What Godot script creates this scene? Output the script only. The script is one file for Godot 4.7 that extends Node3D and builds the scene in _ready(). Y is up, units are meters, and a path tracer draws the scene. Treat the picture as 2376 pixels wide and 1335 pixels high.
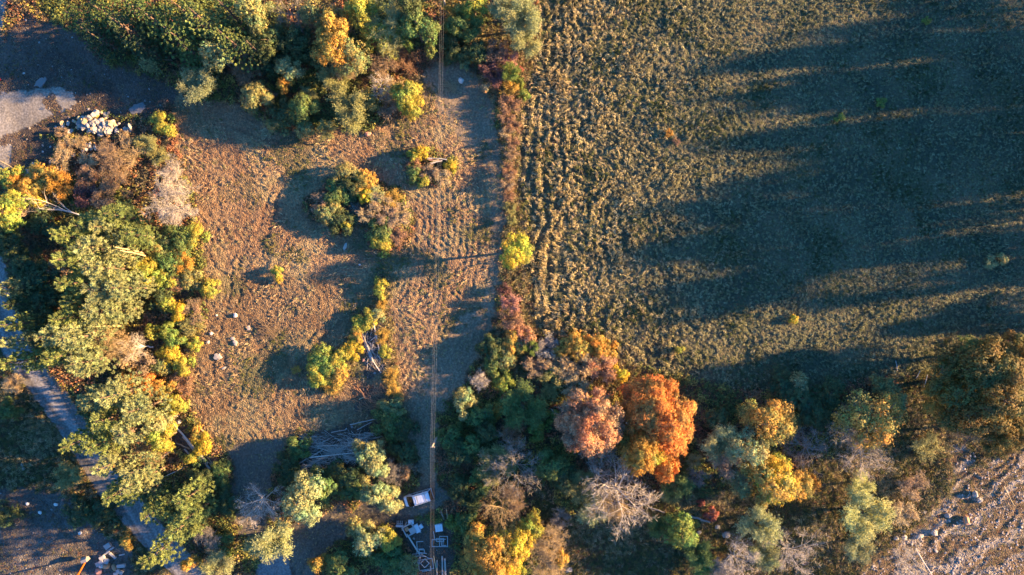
extends Node3D
# A late-autumn rural lot seen from a drone 120 m up: clearing, hay field, hedgerow, pine belts, gravel road.

const CAM_H := 120.0
const FOCAL := 1596.0
const MX := 1188.0
const MY := 667.5
const GX0 := -100.0
const GZ0 := -60.0
const GSTEP := 0.27
const GNX := 741
const GNZ := 445

enum Z { FLOOR, FIELD, HEDGE, CLEAR, TRACK, LANE, ROAD, PAD, DIRT, VERGE, LOT, ROCK, DRIVE, SCRUB }

var rng := RandomNumberGenerator.new()
var used := {}
var mats := {}
var heights := PackedFloat32Array()
var zone_at := PackedByteArray()
var n_low := FastNoiseLite.new()
var n_mid := FastNoiseLite.new()
var n_fine := FastNoiseLite.new()
var n_dir := FastNoiseLite.new()
var n_patch := FastNoiseLite.new()
var ras := PackedByteArray()
var ruts := PackedByteArray()
var is_rut := PackedByteArray()
const RW := 700
const RH := 420
const RS := 4.0
const ROX := -160.0
const ROY := -150.0


class MB:
	var v := PackedVector3Array()
	var n := PackedVector3Array()
	var c := PackedColorArray()
	var uv := PackedVector2Array()
	var ix := PackedInt32Array()

	func leaf(p: Vector3, nor: Vector3, ax: Vector3, l: float, w: float, col: Color) -> void:
		var a := (ax - nor * ax.dot(nor)).normalized()
		if a.length_squared() < 0.5:
			a = nor.cross(Vector3.RIGHT).normalized()
		var b := nor.cross(a)
		var k := v.size()
		v.push_back(p - a * l * 0.5)
		v.push_back(p + b * w * 0.5 + a * l * 0.08)
		v.push_back(p + a * l * 0.5)
		v.push_back(p - b * w * 0.5 + a * l * 0.08)
		for i in 4:
			n.push_back(nor)
			c.push_back(col)
		ix.append_array(PackedInt32Array([k, k + 1, k + 2, k, k + 2, k + 3]))

	func tri(a: Vector3, b: Vector3, d: Vector3, col: Color) -> void:
		var nor := (d - a).cross(b - a).normalized()
		var k := v.size()
		v.push_back(a)
		v.push_back(b)
		v.push_back(d)
		for i in 3:
			n.push_back(nor)
			c.push_back(col)
			ix.push_back(k + i)

	func quad(a: Vector3, b: Vector3, d: Vector3, e: Vector3, col := Color.WHITE) -> void:  # clockwise seen from outside
		var nor := (d - a).cross(b - a).normalized()
		var k := v.size()
		for q in [a, b, d, e]:
			v.push_back(q)
			n.push_back(nor)
			c.push_back(col)
		ix.append_array(PackedInt32Array([k, k + 1, k + 2, k, k + 2, k + 3]))

	func tube(path: PackedVector3Array, radii: PackedFloat32Array, sides: int, col: Color, capped := false) -> void:
		var k0 := v.size()
		var m := path.size()
		for i in m:
			var t := (path[mini(i + 1, m - 1)] - path[maxi(i - 1, 0)]).normalized()
			var s := t.cross(Vector3(0.31, 0.2, 0.93)).normalized()
			if s.length_squared() < 0.5:
				s = t.cross(Vector3.UP).normalized()
			var u := s.cross(t)
			for j in sides:
				var ang := TAU * j / sides
				var d := s * cos(ang) + u * sin(ang)
				v.push_back(path[i] + d * radii[i])
				n.push_back(d)
				c.push_back(col)
		for i in m - 1:
			for j in sides:
				var a := k0 + i * sides + j
				var b := k0 + i * sides + (j + 1) % sides
				ix.append_array(PackedInt32Array([a, b, a + sides, b, b + sides, a + sides]))
		if capped:
			for e in [0, m - 1]:
				var ax: Vector3 = (path[1] - path[0]).normalized() * (-1.0 if e == 0 else 1.0)
				var q := v.size()
				v.push_back(path[e])
				n.push_back(ax)
				c.push_back(col.lightened(0.35))
				for j in sides:
					v.push_back(v[k0 + e * sides + j])
					n.push_back(ax)
					c.push_back(col.lightened(0.35))
				for j in sides:
					ix.append_array(PackedInt32Array([q, q + 1 + (j + 1) % sides, q + 1 + j]) if e == 0 else PackedInt32Array([q, q + 1 + j, q + 1 + (j + 1) % sides]))

	func box(xf: Transform3D, size: Vector3, col := Color.WHITE, bevel := 0.0) -> void:
		var h := size * 0.5
		var bv := minf(bevel, minf(h.x, minf(h.y, h.z)) * 0.6)
		for axis in 3:
			for s in [-1.0, 1.0]:
				var e := Vector3.ZERO
				e[axis] = s
				var a := Vector3.ZERO
				a[(axis + 1) % 3] = 1.0
				var b := Vector3.ZERO
				b[(axis + 2) % 3] = 1.0
				var ha: float = h[(axis + 1) % 3] - bv
				var hb: float = h[(axis + 2) % 3] - bv
				var o: Vector3 = e * h[axis]
				var q := [o - a * ha - b * hb, o + a * ha - b * hb, o + a * ha + b * hb, o - a * ha + b * hb]
				if s > 0.0:
					q.reverse()
				quad(xf * q[0], xf * q[1], xf * q[2], xf * q[3], col)
		if bv > 0.0:
			for axis in 3:
				var i1 := (axis + 1) % 3
				var i2 := (axis + 2) % 3
				for s1 in [-1.0, 1.0]:
					for s2 in [-1.0, 1.0]:
						var p := [Vector3.ZERO, Vector3.ZERO, Vector3.ZERO, Vector3.ZERO]
						for q in 4:
							var w := Vector3.ZERO
							w[axis] = (h[axis] - bv) * (-1.0 if q == 0 or q == 3 else 1.0)
							w[i1] = s1 * (h[i1] if q < 2 else h[i1] - bv)
							w[i2] = s2 * (h[i2] - bv if q < 2 else h[i2])
							p[q] = w
						if s1 * s2 < 0.0:
							p.reverse()
						quad(xf * p[0], xf * p[1], xf * p[2], xf * p[3], col)
			for sx in [-1.0, 1.0]:
				for sy in [-1.0, 1.0]:
					for sz in [-1.0, 1.0]:
						var a := Vector3(sx * h.x, sy * (h.y - bv), sz * (h.z - bv))
						var b := Vector3(sx * (h.x - bv), sy * h.y, sz * (h.z - bv))
						var d := Vector3(sx * (h.x - bv), sy * (h.y - bv), sz * h.z)
						if sx * sy * sz > 0.0:
							tri(xf * a, xf * d, xf * b, col)
						else:
							tri(xf * a, xf * b, xf * d, col)

	func mesh() -> ArrayMesh:
		var a := []
		a.resize(Mesh.ARRAY_MAX)
		a[Mesh.ARRAY_VERTEX] = v
		a[Mesh.ARRAY_NORMAL] = n
		a[Mesh.ARRAY_COLOR] = c
		if uv.size() == v.size():
			a[Mesh.ARRAY_TEX_UV] = uv
		a[Mesh.ARRAY_INDEX] = ix
		var m := ArrayMesh.new()
		m.add_surface_from_arrays(Mesh.PRIMITIVE_TRIANGLES, a)
		return m


func at(px: float, py: float, h := 0.0) -> Vector3:  # the photograph's pixel, for something h above the ground, as a place in metres
	var k := (CAM_H - h) / FOCAL
	return Vector3((px - MX) * k, h, (py - MY) * k)


func on_ground(px: float, py: float, h := 0.0) -> Vector3:  # where the foot of something h high stands
	var p := at(px, py, h)
	p.y = gy(p.x, p.z)
	return p


func numbered(s: String) -> String:
	var k: int = used.get(s, 0)
	used[s] = k + 1
	return s if k == 0 else "%s_%03d" % [s, k]


func tag(o: Node, label: String, category := "", group := "", kind := "") -> void:
	o.set_meta("label", label)
	if category:
		o.set_meta("category", category)
	if group:
		o.set_meta("group", group)
	if kind:
		o.set_meta("kind", kind)


func thing(called: String, label: String, category: String, p := Vector3.ZERO, turn := 0.0, group := "") -> Node3D:
	var o := Node3D.new()
	o.name = numbered(called)
	add_child(o)
	o.position = p
	o.rotation.y = turn
	tag(o, label, category, group)
	return o


func part(called: String, m: Mesh, mat: Material, parent: Node = self) -> MeshInstance3D:
	var o := MeshInstance3D.new()
	o.mesh = m
	o.material_override = mat
	o.name = numbered(called) if parent == self else called
	parent.add_child(o, true)
	return o


func lin(r: float, g: float, b: float) -> Color:
	return Color(r, g, b).linear_to_srgb()


func r01() -> float:
	return rng.randf()


func rr(a: float, b: float) -> float:
	return rng.randf_range(a, b)


func rdir() -> Vector3:
	var y := rng.randf_range(-1.0, 1.0)
	var a := rng.randf() * TAU
	var s := sqrt(1.0 - y * y)
	return Vector3(cos(a) * s, y, sin(a) * s)


func noise_tex(freq: float, type: int, lo: float, hi: float, seed_: int, size := 512) -> NoiseTexture2D:
	var f := FastNoiseLite.new()
	f.noise_type = type
	f.frequency = freq
	f.seed = seed_
	f.fractal_octaves = 4
	var t := NoiseTexture2D.new()
	t.width = size
	t.height = size
	t.seamless = true
	t.noise = f
	var g := Gradient.new()
	g.set_color(0, Color(lo, lo, lo))
	g.set_color(1, Color(hi, hi, hi))
	t.color_ramp = g
	return t


func normal_tex(freq: float, type: int, bump: float, seed_: int, size := 512) -> NoiseTexture2D:
	var f := FastNoiseLite.new()
	f.noise_type = type
	f.frequency = freq
	f.seed = seed_
	f.fractal_octaves = 4
	var t := NoiseTexture2D.new()
	t.width = size
	t.height = size
	t.seamless = true
	t.as_normal_map = true
	t.bump_strength = bump
	t.noise = f
	return t


func plain(key: String, col: Color, rough := 0.8, metal := 0.0) -> StandardMaterial3D:
	if not mats.has(key):
		var m := StandardMaterial3D.new()
		m.albedo_color = col
		m.roughness = rough
		m.metallic = metal
		m.vertex_color_use_as_albedo = true
		mats[key] = m
	return mats[key]


# ---------------------------------------------------------------- the ground and its zones
func paint_poly(z: int, pts: Array) -> void:
	var q := PackedVector2Array()
	for i in range(0, pts.size(), 2):
		q.push_back(Vector2((pts[i] - ROX) / RS, (pts[i + 1] - ROY) / RS))
	for y in RH:
		var xs: Array[float] = []
		var fy := y + 0.5
		for i in q.size():
			var a := q[i]
			var b := q[(i + 1) % q.size()]
			if (a.y <= fy) != (b.y <= fy):
				xs.append(a.x + (fy - a.y) / (b.y - a.y) * (b.x - a.x))
		xs.sort()
		for k in range(0, xs.size() - 1, 2):
			for x in range(maxi(0, int(ceil(xs[k] - 0.5))), mini(RW, int(floor(xs[k + 1] - 0.5)) + 1)):
				ras[y * RW + x] = z


func paint_line(z: int, pts: Array, width: float) -> void:
	for i in range(0, pts.size() - 2, 2):
		var a := Vector2(pts[i], pts[i + 1])
		var b := Vector2(pts[i + 2], pts[i + 3])
		var d := (b - a).normalized()
		var s := Vector2(-d.y, d.x) * width * 0.5
		var a0 := a - d * width * 0.25
		var b0 := b + d * width * 0.25
		paint_poly(z, [a0.x + s.x, a0.y + s.y, b0.x + s.x, b0.y + s.y, b0.x - s.x, b0.y - s.y, a0.x - s.x, a0.y - s.y])


func zone_px(px: float, py: float) -> int:
	var x := clampi(int((px - ROX) / RS), 0, RW - 1)
	var y := clampi(int((py - ROY) / RS), 0, RH - 1)
	return ras[y * RW + x]


func zone_xz(x: float, z: float) -> int:
	var i := clampi(int((x - GX0) / GSTEP), 0, GNX - 1)
	var j := clampi(int((z - GZ0) / GSTEP), 0, GNZ - 1)
	return zone_at[j * GNX + i]


func gy(x: float, z: float) -> float:
	var i := clampi(int(round((x - GX0) / GSTEP)), 0, GNX - 1)
	var j := clampi(int(round((z - GZ0) / GSTEP)), 0, GNZ - 1)
	return heights[j * GNX + i]


func swirl(x: float, z: float) -> float:  # the way the cut grass lies
	return n_dir.get_noise_2d(x, z) * 3.4


func paint_zones() -> void:
	ras.resize(RW * RH)
	paint_poly(Z.SCRUB, [1240, 1120, 1330, 1200, 1700, 1130, 1900, 1060, 2160, 880, 2520, 820, 2520, 1480, 1240, 1480])
	paint_poly(Z.SCRUB, [2080, 830, 2200, 830, 2260, 1000, 2200, 1100, 2080, 1060])
	paint_poly(Z.HEDGE, [1090, 60, 1260, 60, 1230, 200, 1215, 420, 1240, 620, 1250, 780, 1480, 840, 1470, 900, 1200, 880, 1090, 880, 1150, 740, 1170, 600, 1175, 420, 1155, 260, 1110, 180])
	paint_poly(Z.FIELD, [1240, -150, 2640, -150, 2640, 770, 2260, 800, 2180, 860, 1900, 900, 1700, 900, 1480, 850, 1330, 800, 1240, 760, 1225, 650, 1235, 560, 1200, 450, 1205, 300, 1215, 200, 1250, 110])
	paint_poly(Z.CLEAR, [395, 225, 540, 235, 620, 285, 760, 300, 870, 300, 950, 260, 975, 165, 1050, 130, 1130, 190, 1165, 350, 1172, 470, 1162, 620, 1135, 780, 1070, 870, 1010, 960, 990, 1060, 945, 1050, 905, 990, 700, 1000, 645, 1050, 540, 1060, 470, 1000, 430, 900, 450, 820, 480, 700, 470, 560, 450, 450, 420, 380])
	paint_line(Z.TRACK, [1140, 330, 1152, 420, 1156, 520, 1154, 620, 1140, 700, 1120, 760], 22.0)
	paint_poly(Z.TRACK, [975, 155, 1060, 135, 1120, 195, 1152, 300, 1158, 380, 1120, 350, 1060, 310, 1030, 260])
	paint_poly(Z.TRACK, [1030, 800, 1090, 740, 1140, 690, 1140, 760, 1100, 850, 1020, 960, 1015, 1150, 975, 1150, 965, 1050, 945, 1030, 950, 930, 985, 880])
	paint_poly(Z.LANE, [540, 1035, 650, 1010, 665, 1050, 630, 1110, 625, 1240, 555, 1240, 540, 1130])
	paint_line(Z.LANE, [1010, 1140, 975, 1165, 850, 1195, 770, 1225, 700, 1290, 690, 1420], 60.0)
	paint_poly(Z.LANE, [670, 1215, 800, 1165, 800, 1225, 720, 1290, 690, 1335, 660, 1335])
	paint_poly(Z.DIRT, [0, 90, 60, 30, 160, 70, 250, 150, 330, 170, 410, 200, 400, 240, 340, 270, 200, 265, 140, 300, 60, 330, -60, 340, -60, 90])
	paint_poly(Z.DIRT, [-160, 310, 60, 300, 130, 330, 110, 390, 30, 420, -160, 430])
	paint_poly(Z.VERGE, [-160, 880, 60, 880, 200, 1060, 420, 1340, 420, 1480, -160, 1480])
	paint_poly(Z.LOT, [-160, 1150, 60, 1130, 180, 1160, 230, 1240, 300, 1270, 330, 1480, -160, 1480])
	paint_line(Z.ROAD, [2, -150, -18, 20, -60, 200, -60, 400, -26, 600, -2, 720, 48, 830, 120, 920, 185, 1020, 245, 1120, 300, 1185, 355, 1245, 420, 1310, 500, 1400], 66.0)
	paint_poly(Z.PAD, [-60, 222, 60, 210, 140, 202, 168, 215, 176, 240, 150, 258, 110, 270, 60, 296, 0, 318, -60, 330])
	paint_poly(Z.PAD, [-30, 340, 22, 335, 26, 375, 10, 400, -30, 400])
	paint_poly(Z.DRIVE, [588, 1480, 592, 1335, 600, 1285, 640, 1270, 668, 1290, 676, 1335, 680, 1480])
	paint_poly(Z.FLOOR, [690, 475, 740, 440, 790, 388, 850, 405, 925, 440, 965, 500, 945, 560, 890, 592, 850, 560, 842, 520, 800, 540, 740, 515])
	paint_poly(Z.FLOOR, [940, 350, 985, 340, 1040, 365, 1062, 395, 1030, 428, 975, 430, 938, 400])
	paint_poly(Z.HEDGE, [870, 645, 890, 640, 900, 720, 915, 800, 935, 920, 905, 930, 880, 870, 880, 760, 830, 770, 822, 850, 770, 925, 720, 885, 715, 830, 790, 800, 815, 745, 870, 725])
	paint_poly(Z.DIRT, [392, 972, 412, 966, 500, 1070, 520, 1112, 480, 1100, 425, 1052, 402, 1030])
	paint_poly(Z.DIRT, [690, 1012, 870, 975, 885, 1010, 830, 1075, 700, 1095])
	paint_poly(Z.DIRT, [828, 905, 890, 895, 900, 955, 830, 960])
	paint_poly(Z.DIRT, [840, 760, 880, 752, 892, 870, 850, 880])
	paint_poly(Z.DIRT, [915, 1204, 1000, 1204, 1050, 1210, 1050, 1345, 950, 1345, 950, 1270, 915, 1245])
	paint_poly(Z.DIRT, [135, 280, 180, 262, 300, 280, 312, 300, 240, 316, 150, 306])
	paint_poly(Z.ROCK, [1990, 1350, 2030, 1290, 2100, 1240, 2170, 1180, 2230, 1110, 2300, 1065, 2520, 1000, 2520, 1480, 1990, 1480])
	paint_poly(Z.ROCK, [2200, 1020, 2240, 1030, 2262, 1060, 2250, 1100, 2228, 1128, 2212, 1110, 2205, 1060])


func build_ruts() -> void:  # wheel and tracked-machine marks, two to a pass
	var keep := ras
	ras = PackedByteArray()
	ras.resize(RW * RH)
	var passes := [[590, 1030, 610, 940, 690, 820, 830, 700, 930, 640], [575, 1030, 560, 930, 600, 820, 740, 700, 860, 660], [540, 1000, 500, 900, 520, 760, 560, 640, 500, 520, 490, 400], [620, 1020, 660, 960, 760, 950, 850, 900], [640, 700, 780, 690, 870, 680], [560, 620, 620, 520, 640, 420, 760, 340, 880, 310],
		[520, 300, 620, 340, 760, 350], [980, 1165, 860, 1188, 770, 1218, 700, 1280, 680, 1380], [600, 1230, 590, 1130, 600, 1040], [460, 450, 480, 560, 520, 640, 640, 650]]
	for q in passes:
		for s in [-11.0, 11.0]:
			var pts := []
			for i in range(0, q.size(), 2):
				var a := Vector2(q[maxi(i - 2, 0)], q[maxi(i - 2, 0) + 1])
				var b := Vector2(q[mini(i + 2, q.size() - 2)], q[mini(i + 2, q.size() - 2) + 1])
				var d := (b - a).normalized()
				pts.append_array([q[i] - d.y * s, q[i + 1] + d.x * s])
			# round the corners
			for pass_ in 2:
				var fine := [pts[0], pts[1]]
				for i in range(0, pts.size() - 2, 2):
					fine.append_array([pts[i] * 0.75 + pts[i + 2] * 0.25, pts[i + 1] * 0.75 + pts[i + 3] * 0.25, pts[i] * 0.25 + pts[i + 2] * 0.75, pts[i + 1] * 0.25 + pts[i + 3] * 0.75])
				fine.append_array([pts[pts.size() - 2], pts[pts.size() - 1]])
				pts = fine
			paint_line(1, pts, 7.0)
	ruts = ras
	ras = keep


const TINT := {
	Z.FLOOR: [[0.19, 0.13, 0.075], [0.085, 0.09, 0.035]],
	Z.FIELD: [[0.23, 0.195, 0.10], [0.11, 0.115, 0.06]],
	Z.HEDGE: [[0.34, 0.24, 0.10], [0.17, 0.12, 0.05]],
	Z.CLEAR: [[0.45, 0.29, 0.155], [0.31, 0.165, 0.085]],
	Z.TRACK: [[0.43, 0.32, 0.20], [0.29, 0.21, 0.125]],
	Z.LANE: [[0.26, 0.22, 0.165], [0.17, 0.145, 0.105]],
	Z.ROAD: [[0.42, 0.40, 0.37], [0.235, 0.215, 0.185]],
	Z.PAD: [[0.50, 0.45, 0.37], [0.34, 0.30, 0.24]],
	Z.DIRT: [[0.21, 0.155, 0.115], [0.12, 0.09, 0.065]],
	Z.VERGE: [[0.16, 0.135, 0.06], [0.09, 0.085, 0.035]],
	Z.LOT: [[0.25, 0.225, 0.195], [0.15, 0.13, 0.105]],
	Z.ROCK: [[0.47, 0.40, 0.32], [0.25, 0.17, 0.095]],
	Z.DRIVE: [[0.36, 0.35, 0.33], [0.29, 0.28, 0.265]],
	Z.SCRUB: [[0.24, 0.17, 0.075], [0.10, 0.105, 0.04]],
}


const ARC := [130.0, 1030.0, 250.0, 1108.0, 350.0, 1142.0, 480.0, 1158.0, 600.0, 1152.0, 700.0, 1130.0, 800.0, 1088.0, 880.0, 1045.0, 960.0, 1008.0, 1060.0, 990.0, 1160.0, 985.0]


func arc_x(py: float) -> float:  # the line of the mown track
	for i in range(0, ARC.size() - 2, 2):
		if py < ARC[i + 2]:
			return lerpf(ARC[i + 1], ARC[i + 3], smoothstep(-0.15, 1.15, (py - ARC[i]) / (ARC[i + 2] - ARC[i])))
	return ARC[ARC.size() - 1]


func relief(zn: int, x: float, z: float) -> float:
	match zn:
		Z.FIELD:
			var a := swirl(x, z)
			var u := x * cos(a) + z * sin(a)
			var w := -x * sin(a) + z * cos(a)
			var h := n_mid.get_noise_2d(u * 0.42, w * 1.15) * lerpf(0.38, 0.13, clampf((x - 12.0) / 40.0, 0.0, 1.0)) + n_fine.get_noise_2d(x, z) * 0.12
			if x < 14.0:
				h += 0.095 * sin(x * 3.3 + n_low.get_noise_2d(x, z) * 5.0 + n_patch.get_noise_2d(x, z * 0.6) * 5.0) * clampf((14.0 - x) / 8.0, 0.0, 1.0)
			return h
		Z.CLEAR:
			var a := swirl(x * 0.8 + 40.0, z * 0.8) + 1.2
			var u := x * cos(a) + z * sin(a)
			var w := -x * sin(a) + z * cos(a)
			return n_mid.get_noise_2d(u * 0.5, w * 1.4) * 0.15 + n_fine.get_noise_2d(x * 1.2, z * 1.2) * 0.08
		Z.HEDGE, Z.SCRUB, Z.VERGE:
			return n_mid.get_noise_2d(x, z) * 0.22 + n_fine.get_noise_2d(x, z) * 0.10
		Z.FLOOR:
			return n_mid.get_noise_2d(x, z) * 0.2 + n_fine.get_noise_2d(x, z) * 0.08
		Z.DIRT, Z.LOT:
			return n_mid.get_noise_2d(x * 0.7, z * 0.7) * 0.16 + n_fine.get_noise_2d(x, z) * 0.05
		Z.ROCK:
			var t := x * 0.49 + z * 0.87 + n_patch.get_noise_2d(x, z) * 3.0  # across the ledges, which run up to the right
			var s := x * 0.87 - z * 0.49
			var k := n_mid.get_noise_2d(s * 0.07, t * 1.2)
			return (floor(k * 6.0) / 6.0) * 0.25 + n_fine.get_noise_2d(x, z) * 0.07
		Z.TRACK, Z.LANE:
			return n_mid.get_noise_2d(x * 1.2, z * 0.4) * 0.05 + n_fine.get_noise_2d(x, z) * 0.025
	return n_fine.get_noise_2d(x * 0.5, z * 0.5) * 0.02


func build_ground() -> void:
	n_low.frequency = 0.02
	n_low.seed = 3
	n_mid.frequency = 0.42
	n_mid.seed = 11
	n_mid.fractal_octaves = 2
	n_fine.frequency = 1.1
	n_fine.seed = 23
	n_fine.fractal_octaves = 2
	n_dir.frequency = 0.055
	n_dir.seed = 31
	n_dir.fractal_octaves = 2
	n_patch.frequency = 0.085
	n_patch.seed = 47
	n_patch.fractal_octaves = 4
	paint_zones()
	build_ruts()
	var total := GNX * GNZ
	heights.resize(total)
	zone_at.resize(total)
	is_rut.resize(total)
	var cols := PackedColorArray()
	cols.resize(total)
	for j in GNZ:
		for i in GNX:
			var x := GX0 + i * GSTEP
			var z := GZ0 + j * GSTEP
			var wx := n_patch.get_noise_2d(x * 4.0, z * 4.0) * 16.0
			var wz := n_patch.get_noise_2d(z * 4.0 + 90.0, x * 4.0) * 16.0
			var px := x * FOCAL / CAM_H + MX
			var py := z * FOCAL / CAM_H + MY
			var zn := zone_px(px + wx, py + wz)
			var sharp := zone_px(px + wx * 0.15, py + wz * 0.15)
			if sharp == Z.ROAD or sharp == Z.PAD or sharp == Z.DRIVE:
				zn = Z.DIRT if sharp == Z.PAD and n_patch.get_noise_2d(x * 2.0, z * 2.0) > 0.42 else sharp
			elif zn == Z.ROAD or zn == Z.PAD or zn == Z.DRIVE:
				zn = Z.VERGE if px < 500.0 and py > 600.0 else Z.DIRT
			if zn == Z.TRACK and zone_px(px + wx * 3.2, py + wz * 3.2) == Z.CLEAR:
				zn = Z.CLEAR
			elif zn == Z.CLEAR and zone_px(px - wx * 3.0, py + wz * 3.0) == Z.TRACK:
				zn = Z.TRACK
			var k := j * GNX + i
			zone_at[k] = zn
			heights[k] = n_low.get_noise_2d(x, z) * 0.5 + relief(zn, x, z)
			var rut := 0.0
			if zn == Z.CLEAR or zn == Z.TRACK or zn == Z.LANE:
				var rx := (px + wx * 0.2 - ROX) / RS
				var ry := (py + wz * 0.2 - ROY) / RS
				rut = float(ruts[clampi(int(ry), 0, RH - 1) * RW + clampi(int(rx), 0, RW - 1)])
				rut *= clampf(0.6 + n_patch.get_noise_2d(x * 0.7 + 20.0, z * 0.7) * 2.0, 0.0, 1.0)
				# passes that bow with the track, side by side
				var off := px + wx * 0.25 - arc_x(py)
				if off > -270.0 and off < 24.0 and py > 140.0:
					var fade := clampf(0.65 + n_patch.get_noise_2d(x * 0.6 + 11.0, z * 0.25) * 1.6, 0.0, 1.0) * clampf((off + 270.0) / 60.0, 0.0, 1.0)
					rut = maxf(rut, fade * smoothstep(0.1, 0.9, sin(off * TAU / 15.0 + n_low.get_noise_2d(x, z) * 3.0)) * (0.8 if zn == Z.CLEAR else 0.55))
				heights[k] -= rut * 0.105
				is_rut[k] = 1 if rut > 0.45 else 0
			var pair: Array = TINT[zn]
			var f := clampf(0.5 + n_patch.get_noise_2d(x, z) * 1.3 + n_fine.get_noise_2d(x + 7.0, z) * 0.45, 0.0, 1.0)
			if zn == Z.ROCK:
				var t := x * 0.49 + z * 0.87 + n_patch.get_noise_2d(x, z) * 3.0
				var s := x * 0.87 - z * 0.49
				f = clampf(0.92 + n_mid.get_noise_2d(s * 0.09, t * 1.0 + n_mid.get_noise_2d(x * 0.3, z * 0.3) * 1.5) * -2.8 + n_fine.get_noise_2d(s * 0.6, t) * 0.9, 0.0, 1.0)
			elif zn == Z.CLEAR and px > 890.0:
				f *= 0.45
			elif zn == Z.LANE or zn == Z.TRACK:
				f = clampf(f * 0.8 + rut * 0.75, 0.0, 1.0)
			elif zn == Z.ROAD:
				f = clampf(0.5 + n_mid.get_noise_2d((x * 0.85 - z * 0.53) * 1.6, (x * 0.53 + z * 0.85) * 0.12) * 1.3, 0.0, 1.0)
			if zn == Z.CLEAR:
				f = clampf(f * 0.7 + rut * 0.7, 0.0, 1.0)
			var ca: Array = pair[0]
			var cb: Array = pair[1]
			var g := n_patch.get_noise_2d(x * 0.8 + 300.0, z * 0.8)
			var green := clampf(g * 2.2 - 0.25, 0.0, 0.7) if zn == Z.CLEAR or zn == Z.FIELD or zn == Z.VERGE else 0.0
			if zn == Z.CLEAR and px < 900.0 and py > 640.0:
				green = clampf(green + 0.22, 0.0, 0.8)
			if zn == Z.CLEAR:
				var straw := clampf(n_patch.get_noise_2d(x * 0.9 - 150.0, z * 0.9) * 2.4 - 0.15, 0.0, 0.75)
				ca = [lerpf(ca[0], 0.50, straw), lerpf(ca[1], 0.40, straw), lerpf(ca[2], 0.20, straw)]
				cb = [lerpf(cb[0], 0.40, straw), lerpf(cb[1], 0.30, straw), lerpf(cb[2], 0.15, straw)]
			cols[k] = Color(lerpf(lerpf(ca[0], cb[0], f), 0.13, green), lerpf(lerpf(ca[1], cb[1], f), 0.14, green), lerpf(lerpf(ca[2], cb[2], f), 0.06, green))
	# a little smoothing where two zones meet, so that there are no steps
	var normals := PackedVector3Array()
	normals.resize(total)
	for j in GNZ:
		for i in GNX:
			var k := j * GNX + i
			var xl := heights[k - 1] if i > 0 else heights[k]
			var xr := heights[k + 1] if i < GNX - 1 else heights[k]
			var zl := heights[k - GNX] if j > 0 else heights[k]
			var zr := heights[k + GNX] if j < GNZ - 1 else heights[k]
			normals[k] = Vector3(xl - xr, 2.0 * GSTEP, zl - zr).normalized()
	var names := {
		Z.FLOOR: ["woodland_floor", "brown leaf-strewn floor between the trees and thickets"],
		Z.FIELD: ["hay_field", "cut hay field of swirling dry grass right of the hedgerow"],
		Z.HEDGE: ["hedgerow_bank", "strip of rank dry grass under the hedgerow along the hay field"],
		Z.CLEAR: ["clearing", "rough brown mulched clearing under the power lines"],
		Z.TRACK: ["farm_track", "mown grey-tan track curving along the right side of the clearing"],
		Z.LANE: ["dirt_lane", "shaded dirt lane that passes the parked white van"],
		Z.ROAD: ["gravel_road", "pale gravel road running behind the pine belt"],
		Z.PAD: ["gravel_pad", "pale gravel pad beside the stone heap"],
		Z.DIRT: ["bare_earth", "dark bare earth around the gravel pad"],
		Z.VERGE: ["road_verge", "grassy verge on the outer side of the gravel road"],
		Z.LOT: ["rubble_yard", "grey rubble-strewn yard beyond the gravel road"],
		Z.ROCK: ["rock_ledges", "pale lichen-spotted rock ledges with brown moss between"],
		Z.DRIVE: ["gravel_driveway", "end of a smooth gravel driveway below the olive willow"],
		Z.SCRUB: ["rough_grass", "rough autumn grass and scrub around the bare trees"],
	}
	var bumps := {}
	var grain := noise_tex(0.035, FastNoiseLite.TYPE_SIMPLEX_SMOOTH, 0.62, 1.0, 5)
	var coarse := normal_tex(0.05, FastNoiseLite.TYPE_SIMPLEX, 9.0, 6)
	var soft := normal_tex(0.09, FastNoiseLite.TYPE_SIMPLEX, 3.0, 8)
	for zn in names:
		var remap := PackedInt32Array()
		remap.resize(total)
		remap.fill(-1)
		var mb := MB.new()
		for j in GNZ - 1:
			for i in GNX - 1:
				var k := j * GNX + i
				if zone_at[k] != zn:
					continue
				for q in [k, k + 1, k + GNX, k + GNX + 1]:
					if remap[q] < 0:
						remap[q] = mb.v.size()
						var x: float = GX0 + (q % GNX) * GSTEP
						var z: float = GZ0 + (q / GNX) * GSTEP
						mb.v.push_back(Vector3(x, heights[q], z))
						mb.n.push_back(normals[q])
						mb.c.push_back(cols[q])
						mb.uv.push_back(Vector2(x, z) * 0.11)
				var a := remap[k]
				var b := remap[k + 1]
				var d := remap[k + GNX]
				var e := remap[k + GNX + 1]
				mb.ix.append_array(PackedInt32Array([a, b, e, a, e, d]))
		if mb.v.is_empty():
			continue
		var m := StandardMaterial3D.new()
		m.vertex_color_use_as_albedo = true
		m.albedo_texture = grain
		m.albedo_color = lin(1.2, 1.2, 1.2).clamp()
		m.roughness = 0.95
		m.normal_enabled = true
		m.normal_texture = soft if zn in [Z.ROAD, Z.PAD, Z.DRIVE, Z.TRACK, Z.LANE] else coarse
		m.normal_scale = 0.5 if zn in [Z.ROAD, Z.PAD, Z.DRIVE] else 1.0
		var o := part(names[zn][0], mb.mesh(), m)
		tag(o, names[zn][1], "", "", "structure")
	# the land beyond, out to the horizon
	var far := MB.new()
	var x0 := GX0
	var x1 := GX0 + (GNX - 1) * GSTEP
	var z0 := GZ0
	var z1 := GZ0 + (GNZ - 1) * GSTEP
	var big := 4000.0
	var col := Color(0.10, 0.09, 0.045)
	var y := -0.35
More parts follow.
